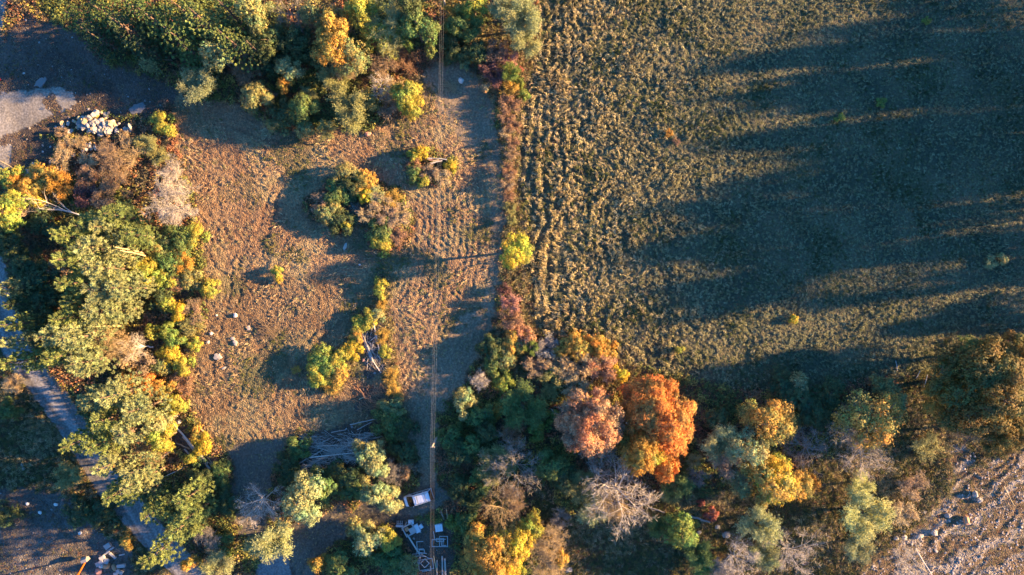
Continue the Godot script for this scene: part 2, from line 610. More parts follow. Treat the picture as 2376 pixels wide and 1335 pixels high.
	far.quad(Vector3(-big, y, -big), Vector3(big, y, -big), Vector3(big, y, z0), Vector3(-big, y, z0), col)
	far.quad(Vector3(-big, y, z1), Vector3(big, y, z1), Vector3(big, y, big), Vector3(-big, y, big), col)
	far.quad(Vector3(-big, y, z0), Vector3(x0, y, z0), Vector3(x0, y, z1), Vector3(-big, y, z1), col)
	far.quad(Vector3(x1, y, z0), Vector3(big, y, z0), Vector3(big, y, z1), Vector3(x1, y, z1), col)
	tag(part("countryside", far.mesh(), plain("far", Color.WHITE, 0.95)), "open autumn land reaching to the horizon", "", "", "structure")


# ---------------------------------------------------------------- plants: a few shapes of each kind, made once and shared
var kinds := {}


func crooked(a: Vector3, b: Vector3, steps: int, bend: float) -> PackedVector3Array:
	var out := PackedVector3Array()
	for i in steps + 1:
		var t := float(i) / steps
		out.push_back(a.lerp(b, t) + (rdir() * bend * sin(t * PI) if i > 0 and i < steps else Vector3.ZERO))
	return out


func taper(r0: float, r1: float, steps: int) -> PackedFloat32Array:
	var out := PackedFloat32Array()
	for i in steps + 1:
		out.push_back(lerpf(r0, r1, float(i) / steps))
	return out


func tone(bright: float, warm := 0.0) -> Color:
	return Color(clampf(bright * (1.0 + warm), 0.0, 1.0), clampf(bright, 0.0, 1.0), clampf(bright * (1.0 - warm * 0.6), 0.0, 1.0))


# a leafy crown: lobes at the ends of limbs, clusters over the lobes, leaves in the clusters
func leafy(r: float, h: float, base: float, lobes: int, clusters: int, leaves: int, size: float, loose: float, stems := 1) -> Array:
	var crown := MB.new()
	var wood := MB.new()
	var bark := Color(0.62, 0.55, 0.48)
	var cen := []
	var mid := base + (h - base) * 0.42
	for i in lobes:
		var az := TAU * (i + rr(-0.4, 0.4)) * 0.618034
		var t := sqrt((i + 0.5) / lobes) * (rr(0.82, 1.12) if lobes < 50 else rr(0.92, 1.02))
		var up := sqrt(maxf(0.0, 1.0 - minf(t, 1.0) * minf(t, 1.0))) * rr(0.7, 1.12)
		var lr := r * rr(0.2, 0.42) * (1.0 if lobes < 20 else 0.78 if lobes < 50 else 0.7)
		cen.append([Vector3(cos(az) * t * (r - lr) * 1.12, mid + up * (h - mid - lr * 0.7) - t * 0.14 * h + rr(-0.08, 0.06) * h, sin(az) * t * (r - lr) * 1.12), lr, rr(-0.34, 0.28), rr(0.72, 1.1)])
	if stems == 1:
		wood.tube(crooked(Vector3(0, -0.3, 0), Vector3(rr(-0.1, 0.1) * r, mid * 0.8, rr(-0.1, 0.1) * r), 4, 0.05 * r), taper(0.028 * h + 0.03, 0.018 * h + 0.02, 4), 7, bark)
	for l in cen:
		var from := Vector3(0, mid * rr(0.45, 0.8), 0) if stems == 1 else Vector3(rr(-0.25, 0.25) * r, -0.2, rr(-0.25, 0.25) * r)
		wood.tube(crooked(from, l[0], 4, 0.07 * r), taper(0.012 * h + 0.015, 0.008, 4), 5, bark)
		for q in 4:
			wood.tube(crooked(l[0], l[0] + (rdir() + Vector3(0, 0.4, 0)) * l[1] * 0.9, 3, 0.05 * r), taper(0.006 * h + 0.008, 0.005, 3), 4, bark)
	for i in clusters:
		var l: Array = cen[i % cen.size()]
		var d := (rdir() + Vector3(0, 0.35, 0)).normalized()
		var p: Vector3 = l[0] + d * float(l[1]) * rr(0.55, 1.28) * Vector3(1, 0.85, 1)
		var inside := false
		for o in cen:
			if o != l and p.distance_to(o[0]) < float(o[1]) * 0.72:
				inside = true
				break
		if inside and r01() < 0.6:
			continue
		if p.y < base * 0.5:
			continue
		var rc := size * rr(1.1, 2.1) * (1.0 + loose)
		var bright: float = rr(0.36, 1.0) * float(l[3])
		var warm: float = float(l[2]) + rr(-0.16, 0.16)
		for k in leaves:
			var q := rdir()
			var nor := (d * 0.75 + q * 0.8 + Vector3(0, 0.25, 0)).normalized()
			crown.leaf(p + q * rc * sqrt(r01()), nor, rdir(), size * rr(0.7, 1.3), size * rr(0.45, 0.8), tone(bright * rr(0.75, 1.2), warm + rr(-0.14, 0.14)))
	return [wood.mesh(), crown.mesh(), r, h]


# soft crown of fine drooping leaves along many twigs (willow, locust)
func wispy(r: float, h: float, twigs: int, per: int, size: float) -> Array:
	var crown := MB.new()
	var wood := MB.new()
	var bark := Color(0.66, 0.6, 0.5)
	wood.tube(crooked(Vector3(0, -0.3, 0), Vector3(0, h * 0.45, 0), 4, 0.06 * r), taper(0.03 * h, 0.016 * h, 4), 7, bark)
	var limbs := []
	for i in 9:
		var az := TAU * i / 9.0 + rr(-0.4, 0.4)
		var t := rr(0.3, 0.8)
		var e := Vector3(cos(az) * r * t, h * (0.95 - t * t * 0.5) * rr(0.85, 1.0), sin(az) * r * t)
		var pth := crooked(Vector3(0, h * rr(0.2, 0.42), 0), e, 5, 0.07 * r)
		wood.tube(pth, taper(0.012 * h, 0.006, 5), 5, bark)
		limbs.append([pth, rr(0.85, 1.1), rr(-0.08, 0.08)])
	for i in twigs:
		var l: Array = limbs[i % limbs.size()]
		var pth: PackedVector3Array = l[0]
		var p: Vector3 = pth[rng.randi_range(2, 5)] + rdir() * r * 0.12
		var out := (Vector3(p.x, 0, p.z).normalized() * rr(0.2, 1.0) + rdir() * 0.9 + Vector3(0, 0.5, 0)).normalized()
		var ln := r * rr(0.18, 0.42)
		var b: float = rr(0.5, 0.88) * float(l[1])
		for k in per:
			var t := (k + r01()) / per
			var q := p + out * ln * t + Vector3(0, -0.25 * ln * t * t, 0) + rdir() * size * 0.8
			crown.leaf(q, (out * 0.4 + rdir() * 0.9 + Vector3(0, 0.4, 0)).normalized(), out + rdir() * 0.5, size * rr(0.8, 1.6), size * rr(0.28, 0.5), tone(b * rr(0.8, 1.2), float(l[2]) + rr(-0.08, 0.08)))
	return [wood.mesh(), crown.mesh(), r, h]


# conifer: whorls of branches that carry sprays of needles
func conifer(r: float, h: float, base: float, whorls: int, per: int, step: float, blades: int, bl: float, bw: float, droop: float, ragged: float) -> Array:
	var crown := MB.new()
	var wood := MB.new()
	var bark := Color(0.55, 0.46, 0.4)
	wood.tube(crooked(Vector3(0, -0.3, 0), Vector3(0, h * 0.97, 0), 6, 0.08), taper(0.02 * h, 0.03, 6), 7, bark)
	for i in whorls:
		var t := (i + rr(-0.25, 0.25)) / whorls
		var y := base + (h - base) * t
		var ln0 := r * pow(1.0 - t, 0.72) * (0.55 + 0.45 * minf(1.0, t * 4.0 + 0.5))
		for k in per:
			if r01() < ragged * 0.35:
				continue
			var az := TAU * (k + i * 0.37) / per + rr(-0.25, 0.25)
			var ln := ln0 * rr(1.0 - ragged, 1.08) + 0.25
			var out := Vector3(cos(az), 0, sin(az))
			var tip := Vector3(0, y, 0) + out * ln + Vector3(0, ln * (0.28 - droop), 0)
			var pth := PackedVector3Array([Vector3(0, y, 0), Vector3(0, y - ln * droop * 0.3, 0) + out * ln * 0.5, tip])
			wood.tube(pth, PackedFloat32Array([0.035 + 0.01 * ln, 0.03, 0.008]), 4, bark)
			var bright := rr(0.55, 0.85)
			var warm := rr(-0.1, 0.1)
			var m := maxi(2, int(ln * 0.8 / step))
			for j in m:
				var u := 0.22 + 0.78 * (j + 0.5) / m
				var p := pth[0].lerp(pth[1], u * 2.0) if u < 0.5 else pth[1].lerp(pth[2], u * 2.0 - 1.0)
				var side := out.cross(Vector3.UP)
				var spread := ln * 0.30 * (1.0 - absf(u - 0.55))
				for s in ([-1.0, 0.0, 1.0] if spread > 0.3 else [0.0]):
					var q: Vector3 = p + side * s * spread * rr(0.7, 1.2) + out * absf(s) * spread * 0.5 + Vector3(0, rr(0.0, 0.1), 0)
					var fwd: Vector3 = (out + side * s * 0.8 + Vector3(0, 0.25, 0)).normalized()
					var bb := bright * rr(0.6, 1.3)
					for w in blades:
						var a := (fwd * 1.1 + rdir() * 0.65 + Vector3(0, 0.3, 0)).normalized()
						crown.leaf(q + a * bl * 0.45, (rdir() + Vector3(0, 0.8, 0) - a * 0.3).normalized(), a, bl * rr(0.7, 1.25), bw * rr(0.7, 1.3), tone(bb * rr(0.85, 1.15), warm))
	return [wood.mesh(), crown.mesh(), r, h]


# bare tree: a trunk and limbs, each limb one piece with its own boughs and twigs
func grow(mb: MB, a: Vector3, d: Vector3, ln: float, rad: float, depth: int, up: float, col: Color, fine: int) -> void:
	var steps := 4 if depth > 1 else 3
	var pth := PackedVector3Array([a])
	var dir := d
	for i in steps:
		dir = (dir + rdir() * 0.22 + Vector3(0, up * 0.12, 0)).normalized()
		pth.push_back(pth[i] + dir * ln / steps)
	mb.tube(pth, taper(rad, rad * (0.45 if depth > 0 else 0.2), steps), 6 if depth > 1 else (4 if depth > 0 else 3), col)
	if depth > 0:
		var kids := rng.randi_range(4, 6)
		for k in kids:
			var t := rr(0.3, 1.0) if k > 0 else 1.0
			var f := t * steps
			var i := mini(int(f), steps - 1)
			var p := pth[i].lerp(pth[i + 1], f - i)
			var nd := (dir * 0.75 + rdir() * 0.72 + Vector3(0, up * 0.25, 0)).normalized()
			grow(mb, p, nd, ln * rr(0.45, 0.72), rad * lerpf(0.62, 0.4, t), depth - 1, up, col, fine)
	else:
		for k in fine:
			var p := pth[rng.randi_range(1, steps)]
			var td := (dir * 0.8 + rdir() * 0.8 + Vector3(0, up * 0.2, 0)).normalized()
			var w := rr(0.02, 0.035)
			var tl := ln * rr(0.4, 0.9)
			mb.leaf(p + td * tl * 0.5, (rdir() + Vector3(0, 0.5, 0)).normalized(), td, tl, w, col * rr(0.85, 1.1))


func bare(r: float, h: float, limbs: int, depth: int, fine: int, up: float, thick := 1.0) -> Array:
	var trunk := MB.new()
	var col := Color(0.8, 0.77, 0.73)
	var pth := crooked(Vector3(0, -0.3, 0), Vector3(rr(-0.05, 0.05) * h, h * 0.5, rr(-0.05, 0.05) * h), 5, 0.03 * h)
	trunk.tube(pth, taper(0.02 * h * thick, 0.012 * h * thick, 5), 7, col)
	var out := [trunk.mesh()]
	for i in limbs:
		var mb := MB.new()
		var az := TAU * i / limbs + rr(-0.3, 0.3)
		var t := rr(0.35, 1.0)
		var p := pth[0].lerp(pth[5], t)
		var lift := lerpf(0.35, 1.1, t) * (0.6 + up)
		var d := Vector3(cos(az), lift, sin(az)).normalized()
		grow(mb, p, d, r * rr(0.55, 0.8), 0.011 * h * thick, depth, up, col, fine)
		out.append(mb.mesh())
	return [out, null, r, h]


func build_kinds() -> void:
	rng.seed = 7001
	kinds.shrub = []
	for i in 4:
		kinds.shrub.append(leafy(1.6, 2.0, 0.2, 7, 200, 14, 0.14, 0.1, 0))
	kinds.bush = []
	for i in 4:
		kinds.bush.append(leafy(2.6, 3.2, 0.2, 13, 520, 17, 0.185, 0.1, 0))
	kinds.thin = []  # half-bare shrubs with small leaves
	for i in 3:
		kinds.thin.append(wispy(2.0, 2.8, 380, 14, 0.15))
	kinds.tree = []
	for i in 4:
		kinds.tree.append(leafy(3.4, 8.0, 1.6, 17, 900, 17, 0.20, 0.1))
	kinds.loose = []
	for i in 3:
		kinds.loose.append(leafy(3.6, 8.5, 1.8, 18, 640, 16, 0.20, 0.3))
	kinds.big = []
	for i in 3:
		kinds.big.append(leafy(6.0, 12.5, 2.5, 34, 3300, 17, 0.215, 0.15))
	kinds.dome = []  # dense round crowns
	for i in 2:
		kinds.dome.append(leafy(6.0, 12.5, 2.0, 52, 3600, 17, 0.21, 0.25))
	kinds.willow = []
	for i in 3:
		kinds.willow.append(wispy(3.6, 8.0, 1050, 17, 0.18))
	kinds.pine = []
	for i in 4:
		kinds.pine.append(conifer(3.6, 16.0, 5.0, 9, 6, 1.1, 34, 0.75, 0.095, -0.06, 0.5))
	kinds.spruce = []
	for i in 3:
		kinds.spruce.append(conifer(3.3, 14.0, 1.5, 10, 6, 1.0, 26, 0.38, 0.17, 0.2, 0.4))
	kinds.bare = []
	for i in 4:
		kinds.bare.append(bare(4.0, 8.0, 9, 2, 12, 0.3, 0.7))
	kinds.dead = []  # pale, thick-limbed
	for i in 2:
		kinds.dead.append(bare(4.5, 7.5, 11, 2, 9, 0.12, 0.95))
	kinds.plume = []  # pale and feathery with countless twigs
	for i in 2:
		kinds.plume.append(bare(3.6, 12.0, 14, 2, 20, 0.5, 0.5))
	kinds.twigs = []  # low twiggy shrub
	for i in 3:
		kinds.twigs.append(bare(2.0, 2.6, 12, 1, 34, 0.5, 1.0))


const HUE := {
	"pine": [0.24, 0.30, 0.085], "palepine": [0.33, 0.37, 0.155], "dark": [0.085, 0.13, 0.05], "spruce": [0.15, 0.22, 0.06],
	"green": [0.15, 0.22, 0.055], "fresh": [0.22, 0.30, 0.055], "lime": [0.42, 0.41, 0.06], "yellow": [0.58, 0.45, 0.04],
	"gold": [0.52, 0.34, 0.065], "amber": [0.56, 0.29, 0.045], "orange": [0.70, 0.28, 0.055], "flame": [0.66, 0.215, 0.055], "salmon": [0.55, 0.29, 0.15],
	"rust": [0.34, 0.20, 0.11], "red": [0.36, 0.12, 0.09], "pink": [0.46, 0.23, 0.17], "brown": [0.36, 0.255, 0.15], "tan": [0.50, 0.38, 0.20],
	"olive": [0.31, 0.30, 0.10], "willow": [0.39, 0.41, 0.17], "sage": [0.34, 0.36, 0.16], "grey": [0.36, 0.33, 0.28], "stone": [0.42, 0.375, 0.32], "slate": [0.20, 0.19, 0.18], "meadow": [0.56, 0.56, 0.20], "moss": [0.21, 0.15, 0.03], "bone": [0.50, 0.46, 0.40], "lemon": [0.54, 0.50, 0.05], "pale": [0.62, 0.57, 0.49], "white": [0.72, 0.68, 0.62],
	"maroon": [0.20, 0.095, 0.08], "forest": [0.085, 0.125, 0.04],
}


func leaf_mat(hue: String) -> StandardMaterial3D:
	var key := "leaf_" + hue
	if not mats.has(key):
		var h: Array = HUE[hue]
		var m := StandardMaterial3D.new()
		m.albedo_color = lin(h[0] / 0.72, h[1] / 0.72, h[2] / 0.72).clamp()
		m.vertex_color_use_as_albedo = true
		m.roughness = 0.75
		m.cull_mode = BaseMaterial3D.CULL_DISABLED
		m.backlight_enabled = true
		m.backlight = Color(0.5, 0.5, 0.5)
		mats[key] = m
	return mats[key]


func bark_mat(hue := "bark") -> StandardMaterial3D:
	if hue == "bark":
		return plain("bark", lin(0.30, 0.245, 0.195), 0.9)
	var h: Array = HUE[hue]
	var m := plain("bark_" + hue, lin(h[0], h[1], h[2]), 0.85)
	m.cull_mode = BaseMaterial3D.CULL_DISABLED
	return m


var turn_k := 0


func plant(kind: String, px: float, py: float, rpx: float, h: float, hue: String, label: String, group := "", called := "", category := "") -> Node3D:
	var list: Array = kinds[kind]
	turn_k += 1
	var k: Array = list[turn_k % list.size()]
	if kind == "pine":
		rpx *= 0.93
		h += rr(-3.2, 2.0)
	elif kind == "spruce":
		rpx *= 0.92
		h += rr(-2.5, 2.5)
	var hc := h * 0.68
	var p := on_ground(px, py, hc)
	var low: bool = kind in ["shrub", "bush", "thin", "twigs"]
	var r := rpx * (CAM_H - hc) / FOCAL * (1.2 if kind == "thin" else 1.34 if low else 1.2 if kind in ["loose", "willow"] else 1.1)
	var nm: String = called if called else {"pine": "pine_tree", "spruce": "spruce_tree", "bare": "bare_tree", "dead": "dead_tree", "plume": "bare_tree", "willow": "willow_tree", "twigs": "twiggy_shrub"}.get(kind, "shrub" if low else "broadleaf_tree")
	var cat: String = category if category else ("shrub" if low else "tree")
	var o := thing(nm, label, cat, p, fmod(turn_k * 2.399963, TAU), group)
	o.scale = Vector3(r / k[2], h / k[3], r / k[2] * rr(0.92, 1.08))
	if k[1] == null:
		var pieces: Array = k[0]
		var m := bark_mat(hue)
		part("stem" if low else "trunk", pieces[0], m, o)
		for i in range(1, pieces.size()):
			part("branch", pieces[i], m, o)
	else:
		part("stems" if low else "trunk", k[0], bark_mat(), o)
		part("foliage" if low else "crown", k[1], leaf_mat(hue), o)
	return o


# a second colour of leaf on a tree that has turned on one side only
func turned(o: Node3D, kind: String, hue: String, off: Vector3, size: float) -> void:
	var list: Array = kinds[kind]
	var m := part("foliage" if o.get_meta("category") == "shrub" else "crown", list[(turn_k + 1) % list.size()][1], leaf_mat(hue), o)
	m.transform = Transform3D(Basis.from_scale(Vector3.ONE * size), o.basis.inverse() * off)


# ---------------------------------------------------------------- what nobody could count: grass, weeds, litter, pebbles
func tuft(blades: int, ln: float, w: float, lean: float, spread: float) -> ArrayMesh:
	var mb := MB.new()
	for i in blades:
		var base := Vector3(rr(-spread, spread) * 1.7, 0.0, rr(-spread, spread) * 0.7)
		var d := (Vector3(1, 0, 0) * lean + Vector3(0, 1.0 - lean * 0.6, 0) + rdir() * 0.28).normalized()
		var l := ln * rr(0.6, 1.25)
		var p := base + d * l * 0.5
		mb.leaf(Vector3(p.x, maxf(p.y, 0.03), p.z), (rdir() * 0.7 + Vector3(0, 0.8, 0)).normalized(), d, l, w * rr(0.6, 1.3), tone(rr(0.55, 1.0), rr(-0.08, 0.08)))
	return mb.mesh()


func weed(leaves: int, r: float, h: float, size: float) -> ArrayMesh:
	var mb := MB.new()
	for i in leaves:
		var d := rdir()
		var p := Vector3(d.x * r, absf(d.y) * h + 0.05, d.z * r) * rr(0.4, 1.0)
		mb.leaf(p, (d * 0.6 + rdir() * 0.6 + Vector3(0, 0.7, 0)).normalized(), rdir(), size * rr(0.7, 1.3), size * rr(0.4, 0.75), tone(rr(0.5, 0.95), rr(-0.12, 0.12)))
	return mb.mesh()


func cover_mat() -> StandardMaterial3D:
	if not mats.has("cover"):
		var m := StandardMaterial3D.new()
		m.vertex_color_use_as_albedo = true
		m.roughness = 0.9
		m.cull_mode = BaseMaterial3D.CULL_DISABLED
		m.backlight_enabled = true
		m.backlight = Color(0.35, 0.35, 0.35)
		mats["cover"] = m
	return mats["cover"]


func scatter(called: String, label: String, mesh: Mesh, buf: PackedFloat32Array) -> void:
	if buf.is_empty():
		return
	var mm := MultiMesh.new()
	mm.transform_format = MultiMesh.TRANSFORM_3D
	mm.use_colors = true
	mm.mesh = mesh
	mm.instance_count = buf.size() / 16
	mm.buffer = buf
	var o := MultiMeshInstance3D.new()
	o.multimesh = mm
	o.material_override = cover_mat()
	o.name = numbered(called)
	add_child(o)
	tag(o, label, "", "", "stuff")


func put(buf: PackedFloat32Array, p: Vector3, ang: float, s: float, sy: float, c: Array, k: float) -> void:
	var ca := cos(ang) * s
	var sa := sin(ang) * s
	buf.append_array(PackedFloat32Array([ca, 0.0, sa, p.x, 0.0, sy, 0.0, p.y, -sa, 0.0, ca, p.z, c[0] * k, c[1] * k, c[2] * k, 1.0]))


const STRAW := [[0.72, 0.58, 0.29], [0.60, 0.49, 0.22], [0.42, 0.38, 0.15], [0.20, 0.22, 0.075], [0.64, 0.46, 0.24]]
const MULCH := [[0.63, 0.42, 0.21], [0.56, 0.33, 0.155], [0.42, 0.23, 0.11], [0.67, 0.49, 0.26], [0.26, 0.16, 0.10]]
const WEEDS := [[0.10, 0.13, 0.035], [0.18, 0.19, 0.04], [0.30, 0.25, 0.06], [0.22, 0.14, 0.07], [0.28, 0.12, 0.06], [0.13, 0.11, 0.06]]


func build_cover() -> void:
	rng.seed = 9100
	var hay := [PackedFloat32Array(), PackedFloat32Array(), PackedFloat32Array()]
	var mulch := [PackedFloat32Array(), PackedFloat32Array()]
	var rough := [PackedFloat32Array(), PackedFloat32Array()]
	var herbs := [PackedFloat32Array(), PackedFloat32Array(), PackedFloat32Array()]
	var litter := PackedFloat32Array()
	var pebbles := PackedFloat32Array()
	for j in range(0, GNZ - 1):
		for i in range(0, GNX - 1):
			var x := GX0 + (i + r01()) * GSTEP
			var z := GZ0 + (j + r01()) * GSTEP
			if absf(x) > 93.0 or absf(z) > 54.0:
				continue
			var k := j * GNX + i
			var zn := zone_at[k]
			var p := Vector3(x, heights[k] - 0.02, z)
			var u := r01()
			var m := n_patch.get_noise_2d(x * 0.8 + 300.0, z * 0.8)
			var patch := n_patch.get_noise_2d(x * 1.6 - 70.0, z * 1.6)
			match zn:
				Z.FIELD:
					# tufts stand in clumps, in rows along the hedgerow, with worn green gaps between
					var sw := swirl(x, z)
					var cl := n_mid.get_noise_2d((x * cos(sw) + z * sin(sw)) * 0.45 + 50.0, (-x * sin(sw) + z * cos(sw)) * 0.95) + n_fine.get_noise_2d(x * 0.8, z * 0.8) * 0.3 + patch * 0.5
					if x < 14.0:
						cl += 0.25 * sin(x * 3.3 + n_low.get_noise_2d(x, z) * 5.0 + n_patch.get_noise_2d(x, z * 0.6) * 5.0) * clampf((14.0 - x) / 8.0, 0.0, 1.0)
					var east := clampf((x - 8.0) / 40.0, 0.0, 1.0)
					if u < 0.27 + cl * lerpf(1.1, 0.35, east):
						var c: Array = STRAW[rng.randi_range(0, 1)] if r01() < 0.60 + cl * 0.5 - m * 0.7 else STRAW[rng.randi_range(1, 4)]
						if r01() < 0.08 + m * 0.5:
							c = WEEDS[rng.randi_range(0, 1)]
						put(hay[rng.randi_range(0, 2)], p, -sw * 1.3 + rr(-1.1, 1.1), rr(0.6, 1.05) * lerpf(1.0, 0.8, east), rr(0.6, 1.1) * (1.0 + patch * 0.9 + cl * 1.2) * lerpf(1.0, 0.6, east), [c[0] * lerpf(1.0, 0.8, east), c[1], c[2] * lerpf(1.0, 1.05, east)], rr(0.8, 1.15) * lerpf(1.0, 0.62, east))
					elif u < 0.42:
						put(rough[0], p, r01() * TAU, rr(0.4, 0.7), rr(0.2, 0.4), STRAW[3] if r01() < 0.6 else STRAW[2], rr(0.6, 1.0))
				Z.CLEAR:
					var px := x * FOCAL / CAM_H + MX
					if is_rut[k] == 1:
						continue
					if u < 0.15 + patch * 0.42 + (0.06 if px > 880.0 else 0.0):
						var c: Array = MULCH[rng.randi_range(0, 4)]
						if px > 880.0 or patch > 0.12:
							c = STRAW[rng.randi_range(0, 4)] if r01() < 0.6 else MULCH[3]
						if m > 0.10 and r01() < m * 2.2:
							c = WEEDS[rng.randi_range(0, 2)]
						put(mulch[rng.randi_range(0, 1)], p, -(swirl(x * 0.8 + 40.0, z * 0.8) + 1.2) + rr(-0.5, 0.5) + (PI if r01() < 0.5 else 0.0), rr(0.4, 1.0), rr(0.4, 1.1), c, rr(0.75, 1.1))
					elif u < 0.19:
						put(litter, p, r01() * TAU, rr(0.6, 1.4), 1.0, MULCH[rng.randi_range(0, 4)], rr(0.7, 1.1))
				Z.TRACK, Z.LANE:
					if u < 0.20 + patch * 0.3:
						put(litter if u < 0.05 else mulch[0], p, r01() * TAU, rr(0.3, 0.65), rr(0.3, 0.6), STRAW[rng.randi_range(0, 4)], rr(0.55, 0.95))
				Z.HEDGE:
					if u < 0.72:
						put(rough[rng.randi_range(0, 1)], p, r01() * TAU, rr(0.8, 1.4), rr(0.8, 1.6), STRAW[rng.randi_range(0, 4)] if r01() < 0.7 else WEEDS[rng.randi_range(2, 5)], rr(0.6, 1.0))
					elif u < 0.80:
						put(herbs[rng.randi_range(0, 2)], p, r01() * TAU, rr(0.5, 1.1), rr(0.5, 1.2), WEEDS[rng.randi_range(1, 4)], rr(0.8, 1.2))
				Z.SCRUB, Z.VERGE:
					if u < 0.55:
						put(rough[rng.randi_range(0, 1)], p, r01() * TAU, rr(0.7, 1.3), rr(0.6, 1.3), STRAW[rng.randi_range(0, 4)] if r01() < 0.55 - m else WEEDS[rng.randi_range(0, 3)], rr(0.55, 0.95))
					elif u < 0.61 + patch * 0.1:
						put(herbs[rng.randi_range(0, 2)], p, r01() * TAU, rr(0.5, 1.2), rr(0.4, 1.1), WEEDS[rng.randi_range(0, 5)], rr(0.8, 1.2))
				Z.FLOOR:
					if u < 0.2 + patch * 0.25:
						put(herbs[rng.randi_range(0, 2)], p, r01() * TAU, rr(0.8, 2.1), rr(0.8, 2.2), WEEDS[clampi(int(2.5 + m * 7.0 + rr(-1.6, 1.6)), 0, 5)], rr(1.1, 1.9))
					elif u < 0.34:
						put(rough[rng.randi_range(0, 1)], p, r01() * TAU, rr(0.7, 1.4), rr(0.7, 1.6), WEEDS[rng.randi_range(2, 5)], rr(0.7, 1.3))
					elif u < 0.5:
						put(litter, p, r01() * TAU, rr(0.7, 1.6), 1.0, MULCH[rng.randi_range(0, 4)], rr(0.4, 0.8))
				Z.ROCK:
					var t := x * 0.49 + z * 0.87 + n_patch.get_noise_2d(x, z) * 3.0
					var s := x * 0.87 - z * 0.49
					var bare_rock := n_mid.get_noise_2d(s * 0.07, t * 1.2)
					if bare_rock < 0.08 and u < 0.3:
						put(rough[rng.randi_range(0, 1)], p, r01() * TAU, rr(0.4, 0.8), rr(0.3, 0.7), WEEDS[rng.randi_range(2, 5)] if r01() < 0.7 else STRAW[3], rr(0.7, 1.2))
					elif u < 0.36:
						put(pebbles, p + Vector3(0, 0.03, 0), r01() * TAU, 0.3 + 1.3 * pow(r01(), 2.0), rr(0.4, 1.2), [0.52, 0.44, 0.37], rr(0.6, 1.1))
				Z.LOT, Z.DIRT:
					if u < 0.016:
						put(pebbles, p + Vector3(0, 0.03, 0), r01() * TAU, 0.35 + 1.3 * pow(r01(), 3.0), rr(0.5, 1.1), [0.42, 0.38, 0.34], rr(0.4, 1.1))
					elif u < 0.16:
						put(litter, p, r01() * TAU, rr(0.6, 1.5), 1.0, MULCH[rng.randi_range(0, 4)], rr(0.35, 0.8))
					elif u < 0.22 + patch * 0.3:
						put(rough[0], p, r01() * TAU, rr(0.4, 0.9), rr(0.3, 0.8), WEEDS[rng.randi_range(0, 5)], rr(0.6, 1.0))
				Z.ROAD, Z.PAD, Z.DRIVE:
					if u < 0.02:
						put(pebbles, p, r01() * TAU, rr(0.2, 0.6), rr(0.3, 0.6), [0.45, 0.43, 0.40], rr(0.7, 1.1))
	for i in 3:
		scatter("hay_stubble", "dry and green cut grass lying in swirls over the hay field", tuft(13, 0.62, 0.1, 0.62, 0.22), hay[i])
		scatter("undergrowth", "low leafy weeds and brambles between the trees", weed(22, 0.5, 0.55, 0.2), herbs[i])
	for i in 2:
		scatter("mulched_brush", "shredded straw-coloured brush lying over the clearing", tuft(10, 0.55, 0.09, 0.78, 0.2), mulch[i])
		scatter("rank_grass", "uncut dry grass on banks, verges and scrubland", tuft(12, 0.75, 0.06, 0.45, 0.25), rough[i])
	scatter("leaf_litter", "fallen leaves and bark scraps on bare ground", tuft(9, 0.24, 0.075, 0.95, 0.3), litter)
	var st := MB.new()
	stone_into(st, Vector3(0.16, 0.1, 0.13), 0.4, 5)
	scatter("pebbles", "small pale stones strewn over rock, yard and road", st.mesh(), pebbles)


# a rough faceted stone
func stone_into(mb: MB, half: Vector3, rough: float, rings: int) -> void:
	var pts := []
	var ns := rings + 2
	for i in rings + 1:
		var a := PI * i / rings
		var row := []
		for j in ns:
			var b := TAU * j / ns
			var d := Vector3(sin(a) * cos(b), cos(a), sin(a) * sin(b))
			row.append(d * half * (1.0 + rr(-rough, rough) * 0.5 * (1.0 if i > 0 and i < rings else 0.3)))
		if i == 0 or i == rings:
			for j in ns:
				row[j] = row[0]
		pts.append(row)
	for i in rings:
		for j in ns:
			var a: Vector3 = pts[i][j]
			var b: Vector3 = pts[i][(j + 1) % ns]
			var c: Vector3 = pts[i + 1][(j + 1) % ns]
			var d: Vector3 = pts[i + 1][j]
			if i > 0:
				mb.tri(a, d, b, Color.WHITE)
			if i < rings - 1:
				mb.tri(b, d, c, Color.WHITE)


